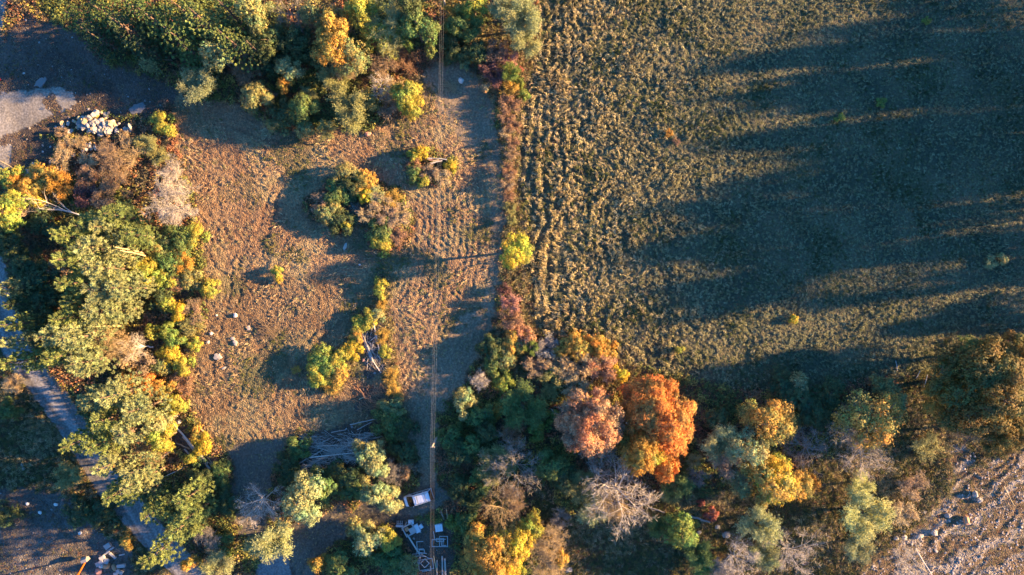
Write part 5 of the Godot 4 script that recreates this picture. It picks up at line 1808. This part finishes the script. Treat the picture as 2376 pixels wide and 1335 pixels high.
	var limbs := [[1505, 1178, 1542, 1190, 0.16, 0.12, "grey", "grey fallen limb below the largest bare tree"], [1592, 1196, 1648, 1212, 0.2, 0.16, "grey", "dark fallen trunk on the grass below the maple"], [1280, 1180, 1310, 1186, 0.12, 0.1, "brown", "fallen brown limb left of the largest bare tree"],
		[0, 374, 32, 392, 0.1, 0.07, "tan", "thin tan pole lying at the left edge by the cut stump"], [2124, 1272, 2168, 1345, 0.12, 0.06, "pale", "pale fallen trunk across the rock ledges at the bottom edge"], [2095, 1312, 2135, 1345, 0.09, 0.05, "pale", "thin pale fallen trunk on the bottom edge beside the longer one"],
		[2328, 1128, 2352, 1174, 0.1, 0.06, "tan", "bent tan branch lying on the right of the rock ledges"], [330, 136, 398, 138, 0.12, 0.08, "grey", "grey fallen trunk in the shade below the upper left wood"], [512, 130, 548, 152, 0.12, 0.09, "pale", "pale slanting dead trunk under the sparse yellow-green tree"],
		[402, 908, 372, 930, 0.13, 0.09, "pale", "pale fallen trunk at the upper right of the lower pines"], [378, 962, 340, 976, 0.1, 0.07, "pale", "pale stick poking out of the right of the lower pines"], [395, 1048, 335, 1090, 0.12, 0.07, "pale", "pale crooked trunk below the lower pines, left of the log pile"], [428, 1084, 378, 1108, 0.09, 0.06, "pale", "thin pale trunk below the crooked one by the log pile"],
		[478, 1132, 494, 1124, 0.1, 0.08, "grey", "short grey log in the shade left of the white bare tree"], [866, 1018, 888, 1012, 0.09, 0.07, "grey", "grey stick in the green shrub above the sunlit pale pair"]]
	for l in limbs:
		log_at(l[0], l[1], l[2], l[3], 0.35, 0.5, l[4], l[5], l[6], l[7], "fallen_tree")
	# bare trunks of the pine belt that the camera sees from the side
	var trunks := [[345, 590, 268, 574, 10.5, "long pale bare pine trunk, uppermost of the belt's bare trunks"], [352, 598, 280, 581, 10.0, "pale bare pine trunk below the uppermost one"], [330, 602, 262, 590, 9.5, "third pale bare pine trunk of the belt from the top"], [318, 622, 258, 612, 9.0, "pale bare pine trunk left of the bright yellow tree"], [312, 642, 252, 636, 9.5, "pale bare pine trunk in the middle of the belt"],
		[312, 664, 250, 660, 9.5, "pale bare pine trunk above the bulging pale pine"], [290, 706, 236, 706, 9.0, "pale bare pine trunk below the bulging pale pine"], [282, 756, 214, 758, 10.0, "long pale bare pine trunk over the tan twiggy tree"], [262, 768, 205, 772, 9.0, "pale bare pine trunk under the long one in the lower belt"]]
	for t in trunks:
		var foot := on_ground(t[0], t[1])
		var top := at(t[2], t[3], t[4])
		var o := thing("leafless_pine", t[5], "dead pine", foot)
		var mb := MB.new()
		mb.tube(crooked(Vector3(0, -0.2, 0), Vector3(top.x - foot.x, t[4], top.z - foot.z), 6, 0.1), taper(0.19, 0.09, 6), 8, Color.WHITE)
		part("trunk", mb.mesh(), bark_mat("tan"), o)
		for i in 4:
			var h := rr(0.35, 0.9)
			var b := MB.new()
			var s := Vector3(top.x - foot.x, t[4], top.z - foot.z) * h
			b.tube(crooked(s, s + (rdir() * Vector3(1, 0.3, 1)).normalized() * rr(0.6, 1.5), 3, 0.08), taper(0.035, 0.012, 3), 4, Color.WHITE)
			part("branch", b.mesh(), bark_mat("grey"), o)


func brush_heap(poly: Array, count: int, height: float, hue: String, label: String, lean: float) -> void:
	var mb := MB.new()
	var q := PackedVector2Array()
	for i in range(0, poly.size(), 2):
		var p := at(poly[i], poly[i + 1])
		q.push_back(Vector2(p.x, p.z))
	var c := Vector2.ZERO
	for p in q:
		c += p / q.size()
	var base := gy(c.x, c.y)
	for i in count:
		var e := q[rng.randi_range(0, q.size() - 1)].lerp(q[rng.randi_range(0, q.size() - 1)], r01())
		var s := c.lerp(e, sqrt(r01()))
		var dome := 1.0 - 0.65 * s.distance_squared_to(c) / maxf(0.1, e.distance_squared_to(c))
		var ang := lean + rng.randfn(0.0, 0.55)
		var ln := rr(0.6, 2.6)
		var d := Vector3(cos(ang), rr(-0.12, 0.2), sin(ang)).normalized()
		var p := Vector3(s.x - c.x, height * dome * rr(0.3, 1.0), s.y - c.y)
		var r := rr(0.012, 0.045)
		mb.tube(crooked(p - d * ln * 0.5, p + d * ln * 0.5, 3, ln * 0.07), taper(r, r * 0.4, 3), 4, Color.WHITE * rr(0.6, 1.0))
	var o := part("brush_heap", mb.mesh(), bark_mat(hue))
	o.position = Vector3(c.x, base, c.y)
	tag(o, label, "brush heap", "", "stuff")


func build_stones() -> void:
	rng.seed = 88
	# the stone heap: stones thick in the middle, straggling at its ends
	var heap := []
	for i in 130:
		var a := rng.randfn(0.0, 1.0)
		var b := rng.randfn(0.0, 1.0)
		var px := 222.0 + a * 32.0
		var py := 290.0 + b * 10.0 + (px - 222.0) * 0.06
		if px < 132.0 or px > 300.0 or py > 322.0 or py < 262.0:
			continue
		heap.append([px, py])
	for q in heap:
		var s := 0.2 + 0.42 * pow(r01(), 1.6)
		var d := absf(q[0] - 222.0) / 60.0 + absf(q[1] - 290.0) / 26.0
		stone_at(q[0], q[1], Vector3(s * rr(0.8, 1.25), s * rr(0.55, 0.85), s * rr(0.7, 1.0)), ["stone", "stone", "tan", "grey", "slate"][rng.randi_range(0, 4)], "pale field stone lying in the stone heap beside the gravel pad", "stone", "stones of the heap by the gravel pad", 0.15 + maxf(0.0, 0.9 - d * 0.55))
	for i in 12:
		stone_at(200.0 + rr(-14, 14), 344.0 + rr(-10, 8), Vector3(0.36, 0.28, 0.28) * rr(0.6, 1.2), "bone", "white stone in the small cluster below the stone heap", "stone", "white stones of the small cluster", rr(0.2, 0.6))
	var single := [[306, 297, 0.36, 0.75, 0.75, "grey", "large grey standing boulder right of the stone heap", "boulder"], [298, 304, 0.2, 0.35, 0.35, "pale", "white stone leaning left of the standing boulder", "stone"], [304, 306, 0.2, 0.25, 0.4, "pale", "white stone at the foot of the standing boulder", "stone"],
		[236, 312, 0.6, 0.45, 0.5, "stone", "biggest round pale boulder at the lower edge of the stone heap", "boulder"], [227, 263, 0.65, 0.5, 0.55, "stone", "round pale boulder on the upper edge of the stone heap", "boulder"], [221, 343, 0.32, 0.3, 0.6, "pale", "long white stone right of the small white cluster", "stone"], [237, 343, 0.55, 0.35, 0.4, "grey", "grey boulder right of the long white stone", "boulder"],
		[168, 360, 0.6, 0.25, 0.35, "pale", "flat white stone among the tan bushes", "stone"], [192, 372, 0.6, 0.25, 0.35, "stone", "flat pale stone below the flat white stone", "stone"], [246, 268, 0.5, 0.35, 0.6, "grey", "blue-grey boulder on the upper right of the stone heap", "boulder"],
		[1070, 188, 0.5, 0.45, 0.6, "pale", "blue-white boulder lying alone on the mown bend", "boulder"], [78, 388, 0.34, 0.3, 0.85, "pale", "long white split log beside the cut stump", "stone"], [124, 374, 0.9, 0.3, 0.6, "grey", "blue-grey rock in shade right of the cut stump", "boulder"],
		[502, 732, 0.25, 0.18, 0.2, "pale", "tiny white stone at the clearing's left edge below the lime shrub", "stone"], [546, 732, 0.35, 0.25, 0.4, "pale", "white stone above the pale bare patches", "stone"], [491, 774, 0.35, 0.2, 0.28, "pale", "white stone left of the pale bare patches", "stone"], [483, 794, 0.35, 0.25, 0.3, "stone", "pale stone below the one left of the bare patches", "stone"],
		[834, 615, 0.2, 0.15, 0.2, "pale", "tiny white stone in the middle of the clearing", "stone"], [408, 964, 0.45, 0.35, 0.35, "pale", "white stone above the long log pile", "stone"], [417, 979, 0.55, 0.4, 0.4, "stone", "pale boulder at the upper end of the long log pile", "boulder"], [844, 836, 0.3, 0.25, 0.3, "pink", "pinkish stone at the left foot of the brush line's logs", "stone"], [684, 1028, 0.3, 0.2, 0.25, "pale", "white stone on the upper left of the grey brush heap", "stone"],
		[842, 212, 0.3, 0.25, 0.3, "pale", "white stone above the sparse grey-olive tree", "stone"], [833, 218, 0.35, 0.25, 0.3, "stone", "pale stone left of the white one above the grey-olive tree", "stone"], [760, 205, 0.45, 0.3, 0.4, "stone", "pale boulder right of the starry pale shrub", "boulder"], [855, 312, 0.6, 0.3, 0.4, "pink", "pinkish boulder on the clearing's upper edge", "boulder"],
		[1664, 1222, 0.5, 0.35, 0.4, "grey", "grey rock in the dark hollow right of the fresh yellow-green tree", "boulder"], [1684, 1240, 0.8, 0.45, 0.6, "grey", "larger blue-grey rock in the dark hollow near the bottom", "boulder"], [1622, 1236, 0.5, 0.3, 0.4, "grey", "small blue rock by the fresh yellow-green tree", "boulder"], [1320, 1322, 0.7, 0.3, 0.5, "grey", "blue-grey rock at the bottom edge right of the tan twiggy crowns", "boulder"],
		[2096, 1246, 0.55, 0.45, 0.5, "stone", "pale boulder left of the upper rock ledges", "boulder"], [2078, 1248, 0.5, 0.3, 0.4, "stone", "pale boulder left of its neighbour above the ledges", "boulder"], [2096, 1232, 0.35, 0.25, 0.3, "grey", "small grey stone above the boulder pair", "boulder"], [2132, 1244, 0.9, 0.35, 0.45, "grey", "grey rock right of the boulder pair", "boulder"], [2142, 1188, 0.5, 0.3, 0.35, "grey", "blue-grey stone on the grass above the ledges", "boulder"],
		[2166, 1236, 0.5, 0.45, 0.6, "stone", "pale block at the head of the long pale ledge", "boulder"], [2238, 1206, 0.5, 0.5, 0.9, "salmon", "salmon-tinted block on the edge of the moss bank", "boulder"], [2260, 1146, 0.5, 0.5, 0.6, "stone", "pale block by the dark cleft in the rock", "boulder"], [2200, 1196, 0.6, 0.4, 0.4, "grey", "grey block left of the salmon-tinted block", "boulder"], [2272, 1160, 0.55, 0.4, 0.5, "grey", "grey block below the pale block at the cleft", "boulder"]]
	for s in single:
		stone_at(s[0], s[1], Vector3(s[2], s[3], s[4]), s[5], s[6], s[7], "", 0.0, 0.15)
	# rock faces that lie bare in the ground
	slab_at(505, 828, 0.85, 0.75, 0.3, "stone", "bright bare rock face in the lower left of the clearing")
	slab_at(800, 572, 0.36, 0.9, -0.35, "stone", "white rock face below the large brush island")
	slab_at(546, 796, 0.4, 0.65, 0.5, "stone", "white rock face left of the brown root heap")
	slab_at(576, 762, 0.45, 0.55, 0.2, "stone", "blue-white rock face just up-left of the brown root heap")
	slab_at(540, 786, 0.5, 0.35, -0.2, "stone", "pale rock face joined to the white one left of the root heap")
	slab_at(520, 854, 0.5, 0.25, 0.5, "stone", "small pale rock face below the bright one")
	slab_at(318, 252, 1.9, 1.1, 0.4, "slate", "broad grey rock face in shade above the lime bank bushes")
	slab_at(96, 192, 1.5, 0.8, 0.5, "slate", "grey rock face in shade above the gravel pad")
	slab_at(122, 376, 1.0, 0.5, 0.6, "grey", "blue-grey rock face right of the cut stump")
	# stump with its pale rim
	var st := thing("stump", "round cut stump with a pale rim near the left edge", "stump", on_ground(62, 402))
	var mb := MB.new()
	mb.tube(PackedVector3Array([Vector3(0, -0.2, 0), Vector3(0, 0.3, 0), Vector3(0.05, 0.62, 0)]), PackedFloat32Array([0.75, 0.66, 0.62]), 16, Color.WHITE, true)
	part("bark", mb.mesh(), bark_mat("pale"), st)
	var top := MB.new()
	top.tube(PackedVector3Array([Vector3(0.05, 0.623, 0), Vector3(0.05, 0.64, 0)]), PackedFloat32Array([0.46, 0.43]), 16, Color.WHITE, true)
	part("cut_face", top.mesh(), bark_mat("grey"), st)


func frame_at(px: float, py: float, w: float, d: float, yaw: float, bar: float, h: float, sides: int, label: String, hue := "white") -> void:
	var o := thing("window_frame", label, "frame", on_ground(px, py) + Vector3(0, h, 0), yaw)
	var m := plain("frame_white", lin(0.44, 0.44, 0.42), 0.55)
	var bars := [[Vector3(0, 0, -d * 0.5 + bar * 0.5), Vector3(w, 0.09, bar)], [Vector3(-w * 0.5 + bar * 0.5, 0, bar * 0.5), Vector3(bar, 0.09, d - bar)], [Vector3(bar * 0.5, 0, d * 0.5 - bar * 0.5), Vector3(w - bar, 0.09, bar)], [Vector3(w * 0.5 - bar * 0.5, 0, 0), Vector3(bar, 0.09, d - bar * 2.0)]]
	for i in sides:
		var mb := MB.new()
		mb.box(xf(bars[i][0]), bars[i][1], Color.WHITE, 0.012)
		part("rail", mb.mesh(), m, o)


func build_yard_things() -> void:
	rng.seed = 66
	var fr := [[988, 1310, 2.6, 1.9, 0.15, 4, "topmost long white frame at the bottom pile"], [983, 1300, 1.8, 1.5, -0.5, 2, "white angle lying on the upper side of the bottom frame pile"], [966, 1296, 1.6, 0.9, 0.1, 2, "white angle on the left of the bottom frame pile"], [962, 1312, 1.5, 1.2, 0.05, 3, "three-sided white frame at the left of the bottom pile"], [976, 1296, 1.9, 2.2, -0.15, 2, "tall white angle in the middle of the bottom frame pile"],
		[981, 1300, 1.1, 1.6, -0.15, 2, "inner white angle nested in the tall one"], [986, 1306, 1.2, 1.2, 0.78, 4, "white frame turned on its corner at the bottom pile"], [990, 1318, 1.6, 0.8, 3.25, 2, "white angle at the lowest right of the bottom pile"], [966, 1286, 1.3, 0.5, 0.1, 3, "small three-sided white frame above the bottom pile's left"],
		[1014, 1240, 1.5, 1.0, 1.75, 2, "white angle below the panelled white box"], [1016, 1258, 2.0, 1.3, 0.0, 4, "white frame under the wires on the right pile"], [1030, 1254, 1.5, 1.9, 0.0, 4, "tall white frame on the right of the wires"], [1030, 1256, 0.9, 1.2, 0.1, 3, "small inner frame inside the tall right frame"], [1022, 1250, 1.4, 0.6, 0.0, 4, "narrow white frame on the upper side of the right pile"],
		[976, 1262, 1.2, 1.4, 0.05, 3, "white frame just left of the wires between the two piles"], [980, 1276, 1.0, 0.7, 0.0, 4, "small white frame above the bottom frame pile"]]
	for k in fr.size():
		var f: Array = fr[k]
		frame_at(f[0], f[1], f[2], f[3], f[4], 0.11, 0.12 + k * 0.055, f[5], f[6])
	# big open white carton-like frame with board inside
	var o := thing("doorframe", "large white box-like frame with a tan board inside, on top of the frames", "frame", on_ground(950, 1228) + Vector3(0, 0.7, 0), 0.5)
	var wm := plain("frame_white", Color.WHITE)
	for b in [[Vector3(0, 0, -0.86), Vector3(2.0, 0.22, 0.2)], [Vector3(-0.9, 0, 0.1), Vector3(0.2, 0.22, 1.72)], [Vector3(0.1, 0, 0.86), Vector3(1.8, 0.22, 0.2)], [Vector3(0.9, 0, 0.0), Vector3(0.2, 0.22, 1.52)]]:
		var mb := MB.new()
		mb.box(xf(b[0]), b[1], Color.WHITE, 0.02)
		part("rail", mb.mesh(), wm, o)
	var bd := MB.new()
	bd.box(xf(Vector3(-0.3, -0.04, -0.25)), Vector3(0.7, 0.05, 0.7), Color.WHITE, 0.01)
	part("board", bd.mesh(), bark_mat("salmon"), o)
	var pn := MB.new()
	pn.box(xf(Vector3(0.35, 0.03, 0.3)), Vector3(0.86, 0.06, 0.9), Color.WHITE, 0.015)
	part("panel", pn.mesh(), wm, o)
	var crates := [[954, 1211, 0.95, 0.55, 0.75, 0.05, "small blue-white slatted crate above the pile of frames"], [1019, 1223, 1.3, 0.6, 1.3, 0.14, "square white box with three lid panels right of the wires"], [977, 1222, 0.6, 0.35, 0.75, 0.6, "small white tipped crate at the right of the frame pile"], [968, 1226, 0.8, 0.5, 1.5, 0.45, "long white crate leaning on the large box-like frame"], [927, 1222, 1.35, 0.25, 0.35, -0.05, "low white bench-like board at the left of the frame pile"]]
	for c in crates:
		var cr := thing("crate", c[6], "crate", on_ground(c[0], c[1]), c[5])
		var body := MB.new()
		body.box(xf(Vector3(0, float(c[3]) * 0.5, 0)), Vector3(c[2], c[3], c[4]), Color.WHITE, 0.03)
		part("body", body.mesh(), plain("crate_white", lin(0.66, 0.69, 0.72), 0.5), cr)
		for i in 3:
			var lid := MB.new()
			lid.box(xf(Vector3((i - 1) * float(c[2]) / 3.0, float(c[3]) + 0.032, 0)), Vector3(float(c[2]) / 3.0 - 0.05, 0.06, float(c[4]) - 0.04), Color.WHITE, 0.012)
			part("slat", lid.mesh(), plain("slat_white", lin(0.74, 0.76, 0.78), 0.45), cr)
	var pal := thing("pallet", "white rack with three upright prongs left of the small blue-white crate", "pallet", on_ground(927, 1214), 0.0)
	for i in 4:
		var mb := MB.new()
		mb.box(xf(Vector3(-0.45 + i * 0.3, 0.2, 0)), Vector3(0.1, 0.08, 0.7), Color.WHITE, 0.01)
		part("slat", mb.mesh(), wm, pal)
	var cross := MB.new()
	cross.box(xf(Vector3(0, 0.10, 0.2)), Vector3(1.1, 0.1, 0.12), Color.WHITE, 0.01)
	part("crosspiece", cross.mesh(), wm, pal)
	var pl := [[944, 1240, 974, 1288, 0.16, "long pale plank leaning below the large box-like frame"], [932, 1232, 944, 1212, 0.14, "dark plank slanting left of the small blue-white crate"], [1026, 1290, 1027, 1335, 0.16, "pale plank running down right of the wires at the bottom"], [1014, 1300, 1014, 1335, 0.12, "grey plank running down by the wires at the bottom"], [1032, 1296, 1034, 1335, 0.2, "wide blue-grey plank at the right of the planks by the wires"], [1006, 1290, 1014, 1328, 0.1, "thin tan plank slanting across the planks by the wires"], [1022, 1184, 1030, 1206, 0.16, "grey plank lying between the van and the panelled white box"], [1036, 1180, 1038, 1204, 0.12, "brown plank right of the grey one behind the van"]]
	for k in pl.size():
		var q: Array = pl[k]
		var a := at(q[0], q[1], 0.2)
		var b := at(q[2], q[3], 0.2)
		var mb := MB.new()
		mb.box(xf(Vector3.ZERO), Vector3(a.distance_to(b), 0.07, float(q[4]) * 1.6), Color.WHITE, 0.01)
		var w := part("plank", mb.mesh(), bark_mat("tan" if k == 5 or k == 7 else "grey" if k != 0 else "pale"))
		w.position = (a + b) * 0.5 + Vector3(0, gy(a.x, a.z) + 0.1 + k * 0.02, 0)
		w.rotation.y = -atan2(b.z - a.z, b.x - a.x)
		tag(w, q[5], "plank")
	# concrete rubble in the yard
	var rub := [[250, 1267, 1.1, 0.5, 0.9, 0.6, "largest grey concrete slab at the top of the rubble"], [255, 1276, 1.5, 0.25, 0.35, 0.6, "long grey concrete bar lying on the large slab"], [248, 1283, 1.1, 0.25, 0.3, 0.62, "second concrete bar below the long one"], [261, 1290, 1.5, 0.35, 0.4, -0.7, "concrete kerb piece slanting right in the rubble"], [239, 1294, 0.9, 0.5, 0.8, 0.5, "square grey concrete block on the left of the rubble"], [249, 1301, 0.8, 0.45, 0.9, -0.3, "blue-grey concrete block in the middle of the rubble"], [238, 1303, 0.8, 0.5, 0.7, 0.6, "pale concrete block below the square grey one"], [229, 1309, 0.8, 0.45, 0.8, 0.4, "pale concrete block at the lower left of the rubble"], [283, 1312, 1.45, 0.45, 0.6, 0.12, "oblong pale concrete block on the right of the rubble"], [276, 1324, 0.6, 0.5, 0.6, 0.5, "small white concrete cube below the oblong block"], [269, 1331, 0.7, 0.4, 0.5, 0.3, "blue-white concrete lump on the bottom edge"], [282, 1288, 1.0, 0.25, 0.25, 0.2, "thin concrete strip in shade right of the kerb piece"], [280, 1328, 0.9, 0.4, 0.6, -0.4, "dark concrete lump right of the white cube"]]
	for q in rub:
		var mb := MB.new()
		mb.box(xf(Vector3.ZERO), Vector3(q[2], q[3], q[4]), Color.WHITE, 0.05)
		var b := part("concrete_block", mb.mesh(), plain("concrete", lin(0.36, 0.35, 0.33), 0.9))
		b.position = on_ground(q[0], q[1]) + Vector3(0, float(q[3]) * 0.5 + 0.02 + rr(0, 0.25), 0)
		b.rotation = Vector3(rr(-0.12, 0.12), q[5], rr(-0.12, 0.12))
		tag(b, q[6], "concrete block")
	stone_at(236, 1313, Vector3(0.45, 0.5, 0.5), "pale", "round pale boulder in the lower rubble of the yard", "boulder")
	stone_at(248, 1314, Vector3(0.55, 0.6, 0.5), "salmon", "sunlit orange-pink boulder in the lower rubble of the yard", "boulder")
	stone_at(264, 1318, Vector3(0.7, 0.35, 0.4), "salmon", "sunlit salmon rock right of the orange-pink boulder", "boulder")
	stone_at(228, 1326, Vector3(0.6, 0.4, 0.6), "pink", "pinkish rock at the bottom left of the rubble", "boulder")
	for q in [[92, 1190, "white scrap lying in the middle of the yard"], [62, 1170, "white scrap at the yard's upper edge"], [128, 1172, "pale scrap right of the yard's upper edge"], [54, 1088, "pale slab on the verge across the road"], [184, 1238, "pale blue scrap on the yard's right side"], [52, 1078, "small white slab above the pale slab on the verge"]]:
		stone_at(q[0], q[1], Vector3(0.34, 0.16, 0.28), "white", q[2], "scrap")
	# excavator: boom and bucket in the picture, the rest below its edge
	var ex := thing("excavator", "orange excavator arm with a grey bucket reaching in at the bottom edge", "excavator", Vector3(at(158, 1395).x, gy(at(158, 1395).x, at(158, 1395).z), at(158, 1395).z), 0.0)
	var orange := plain("machine_orange", lin(0.62, 0.13, 0.015), 0.4)
	var steel := plain("machine_steel", lin(0.16, 0.155, 0.15), 0.55, 0.4)
	var tip := at(196, 1306, 1.4) - ex.position
	var elbow := at(178, 1338, 4.2) - ex.position
	var root := Vector3(0.3, 1.8, -0.6)
	for seg in [["boom", root, elbow, 0.34, 0.42], ["stick", elbow, tip, 0.30, 0.24]]:
		var a: Vector3 = seg[1]
		var b: Vector3 = seg[2]
		var mb := MB.new()
		var t := Transform3D(Basis.looking_at(b - a, Vector3.UP), (a + b) * 0.5)
		mb.box(t, Vector3(seg[3], seg[4], a.distance_to(b) + 0.3), Color.WHITE, 0.04)
		part(seg[0], mb.mesh(), orange, ex)
	var ram := MB.new()
	ram.tube(PackedVector3Array([elbow.lerp(root, 0.3) + Vector3(0, 0.45, 0), elbow.lerp(tip, 0.2) + Vector3(0, 0.5, 0)]), PackedFloat32Array([0.08, 0.06]), 8, Color.WHITE, true)
	part("hydraulic_ram", ram.mesh(), steel, ex)
	var bk := MB.new()
	var dirb := (tip - elbow)
	dirb.y = 0.0
	dirb = dirb.normalized()
	var side := dirb.cross(Vector3.UP)
	var prof: Array[Vector2] = [Vector2(0.0, 0.25), Vector2(0.55, 0.2), Vector2(0.85, -0.2), Vector2(0.7, -0.7), Vector2(0.15, -0.95)]
	for i in prof.size() - 1:
		for s in [1.0]:
			var a: Vector3 = tip + dirb * prof[i].x + Vector3(0, prof[i].y, 0)
			var b: Vector3 = tip + dirb * prof[i + 1].x + Vector3(0, prof[i + 1].y, 0)
			bk.quad(a - side * 0.5, a + side * 0.5, b + side * 0.5, b - side * 0.5)
	for s in [-0.5, 0.5]:
		for i in prof.size() - 1:
			var a: Vector3 = tip + dirb * prof[i].x + Vector3(0, prof[i].y, 0)
			var b: Vector3 = tip + dirb * prof[i + 1].x + Vector3(0, prof[i + 1].y, 0)
			bk.tri(tip + side * s, a + side * s, b + side * s, Color.WHITE)
	var bmat := plain("bucket_steel", lin(0.34, 0.31, 0.28), 0.5, 0.3)
	bmat.cull_mode = BaseMaterial3D.CULL_DISABLED
	part("bucket", bk.mesh(), bmat, ex)
	var cab := MB.new()
	cab.box(xf(Vector3(0, 1.9, 0.6)), Vector3(2.4, 1.5, 2.6), Color.WHITE, 0.12)
	part("body", cab.mesh(), orange, ex)
	for s in [-1.0, 1.0]:
		var tr := MB.new()
		tr.box(xf(Vector3(s * 1.05, 0.5, 0.4)), Vector3(0.55, 0.9, 3.6), Color.WHITE, 0.3)
		part("track", tr.mesh(), steel, ex)
	# white posts at the right
	for q in [[2084, 862, 2079, 838, "thin blue-white post leaning in the shade above the dim olive trees"], [2126, 880, 2135, 862, "thin white post left of the taller white post"], [2142, 906, 2153, 870, "taller white post right of the sparse yellow-leaved tree"]]:
		var a := on_ground(q[0], q[1])
		var b := at(q[2], q[3], 1.7)
		var po := thing("post", q[4], "post", a)
		var mb := MB.new()
		mb.tube(PackedVector3Array([Vector3(0, -0.2, 0), (b - a) * 0.5, b - a]), PackedFloat32Array([0.05, 0.05, 0.045]), 8, Color.WHITE, true)
		part("shaft", mb.mesh(), plain("post_white", lin(0.7, 0.7, 0.72), 0.5), po)
	var red := thing("marker", "tiny red marker at the left edge above the gravel pad", "marker", on_ground(2, 186))
	var rm := MB.new()
	rm.box(xf(Vector3(0, 0.45, 0)), Vector3(0.5, 0.5, 0.35), Color.WHITE, 0.05)
	part("flag", rm.mesh(), plain("marker_red", lin(0.6, 0.03, 0.03), 0.5), red)
	var rp := MB.new()
	rp.tube(PackedVector3Array([Vector3(0, -0.2, 0), Vector3(0, 0.2, 0)]), PackedFloat32Array([0.03, 0.03]), 6, Color.WHITE)
	part("shaft", rp.mesh(), plain("post_white", Color.WHITE), red)


# the wood to the right of the picture, which shades the hay field
func build_woodland() -> void:
	rng.seed = 3003
	var spots := []
	# z (m) and height: gaps let the long streaks of sun through
	for i in 48:
		var z := -68.0 + 74.0 * (i + rr(-0.6, 0.6)) / 48.0
		var dens := 1.0 if z < -60.0 or (z > -49.0 and z < -10.0) else 0.42
		spots.append([100.0 + rr(-2.0, 22.0), z, rr(15.0, 25.0) * dens])
	for i in 18:  # tall trees with high crowns: sun comes under them
		spots.append([116.0 + rr(0.0, 24.0), -24.0 + 19.0 * i / 18.0, rr(23.0, 30.0), 0.5])
	for i in 26:  # a taller second rank behind
		var z := -52.0 + 31.0 * i / 18.0 if i < 18 else -74.0 + 8.0 * (i - 18) / 8.0
		spots.append([126.0 + rr(0.0, 22.0), z + rr(-1.0, 1.0), rr(17.0, 25.0)])
	for q in [[3, 11, 106], [9, 9, 103], [13, 8, 104], [-9, 16, 95]]:
		spots.append([q[2], q[0], q[1]])
	var kinds_used := [kinds.loose[0], kinds.willow[1]]
	for k in 2:
		for piece in 2:
			var mm := MultiMesh.new()
			mm.transform_format = MultiMesh.TRANSFORM_3D
			mm.use_colors = true
			mm.mesh = kinds_used[k][piece]
			var mine := []
			for i in spots.size():
				if i % 2 == k:
					mine.append(spots[i])
			mm.instance_count = mine.size()
			for i in mine.size():
				var s: Array = mine[i]
				var lift: float = float(s[3]) * float(s[2]) if s.size() > 3 and piece == 1 else 0.0
				var b := Basis(Vector3.UP, i * 2.1).scaled(Vector3(0.62, (s[2] - lift) / 8.3, 0.62))
				mm.set_instance_transform(i, Transform3D(b, Vector3(s[0], lift, s[1])))
				mm.set_instance_color(i, Color(0.10, 0.12, 0.04) if piece == 1 else Color(0.25, 0.2, 0.16))
			var o := MultiMeshInstance3D.new()
			o.multimesh = mm
			o.material_override = cover_mat()
			o.name = numbered("woodland")
			add_child(o)
			tag(o, "woods past the right edge that throw the long shadows over the hay field", "", "", "stuff")


func _ready() -> void:
	# camera: straight down from 120 m, the photo's up is -z
	var cam := Camera3D.new()
	cam.name = "camera"
	cam.position = Vector3(0, CAM_H, 0)
	cam.rotation_degrees = Vector3(-90, 0, 0)
	cam.fov = rad_to_deg(2.0 * atan(MY / FOCAL))
	cam.near = 1.0
	cam.far = 9000.0
	add_child(cam)
	# sky, sun, exposure
	var sky := ProceduralSkyMaterial.new()
	sky.sky_top_color = Color(0.18, 0.42, 0.70)
	sky.sky_horizon_color = Color(0.62, 0.74, 0.80)
	sky.sky_curve = 0.12
	sky.ground_bottom_color = Color(0.12, 0.11, 0.08)
	sky.ground_horizon_color = Color(0.4, 0.42, 0.42)
	sky.sky_energy_multiplier = 0.72
	var env := Environment.new()
	env.background_mode = Environment.BG_SKY
	env.sky = Sky.new()
	env.sky.sky_material = sky
	env.tonemap_mode = Environment.TONE_MAPPER_LINEAR
	env.tonemap_exposure = 5.0
	env.sdfgi_enabled = true
	env.ssao_enabled = true
	env.ssil_enabled = true
	var we := WorldEnvironment.new()
	we.name = "world_environment"
	we.environment = env
	add_child(we)
	var sun := DirectionalLight3D.new()
	sun.name = "sun"
	sun.light_color = Color(1.0, 0.82, 0.59)
	sun.light_energy = 1.6
	sun.light_angular_distance = 0.9
	sun.shadow_enabled = true
	var elev := deg_to_rad(14.0)
	sun.basis = Basis.looking_at(Vector3(-cos(elev), -sin(elev), 0.115 * cos(elev)), Vector3.UP)
	add_child(sun)
	# the place
	build_ground()
	build_kinds()
	build_plants()
	build_woodland()
	build_power_line()
	build_van()
	build_wood_piles()
	build_stones()
	build_yard_things()
	build_cover()
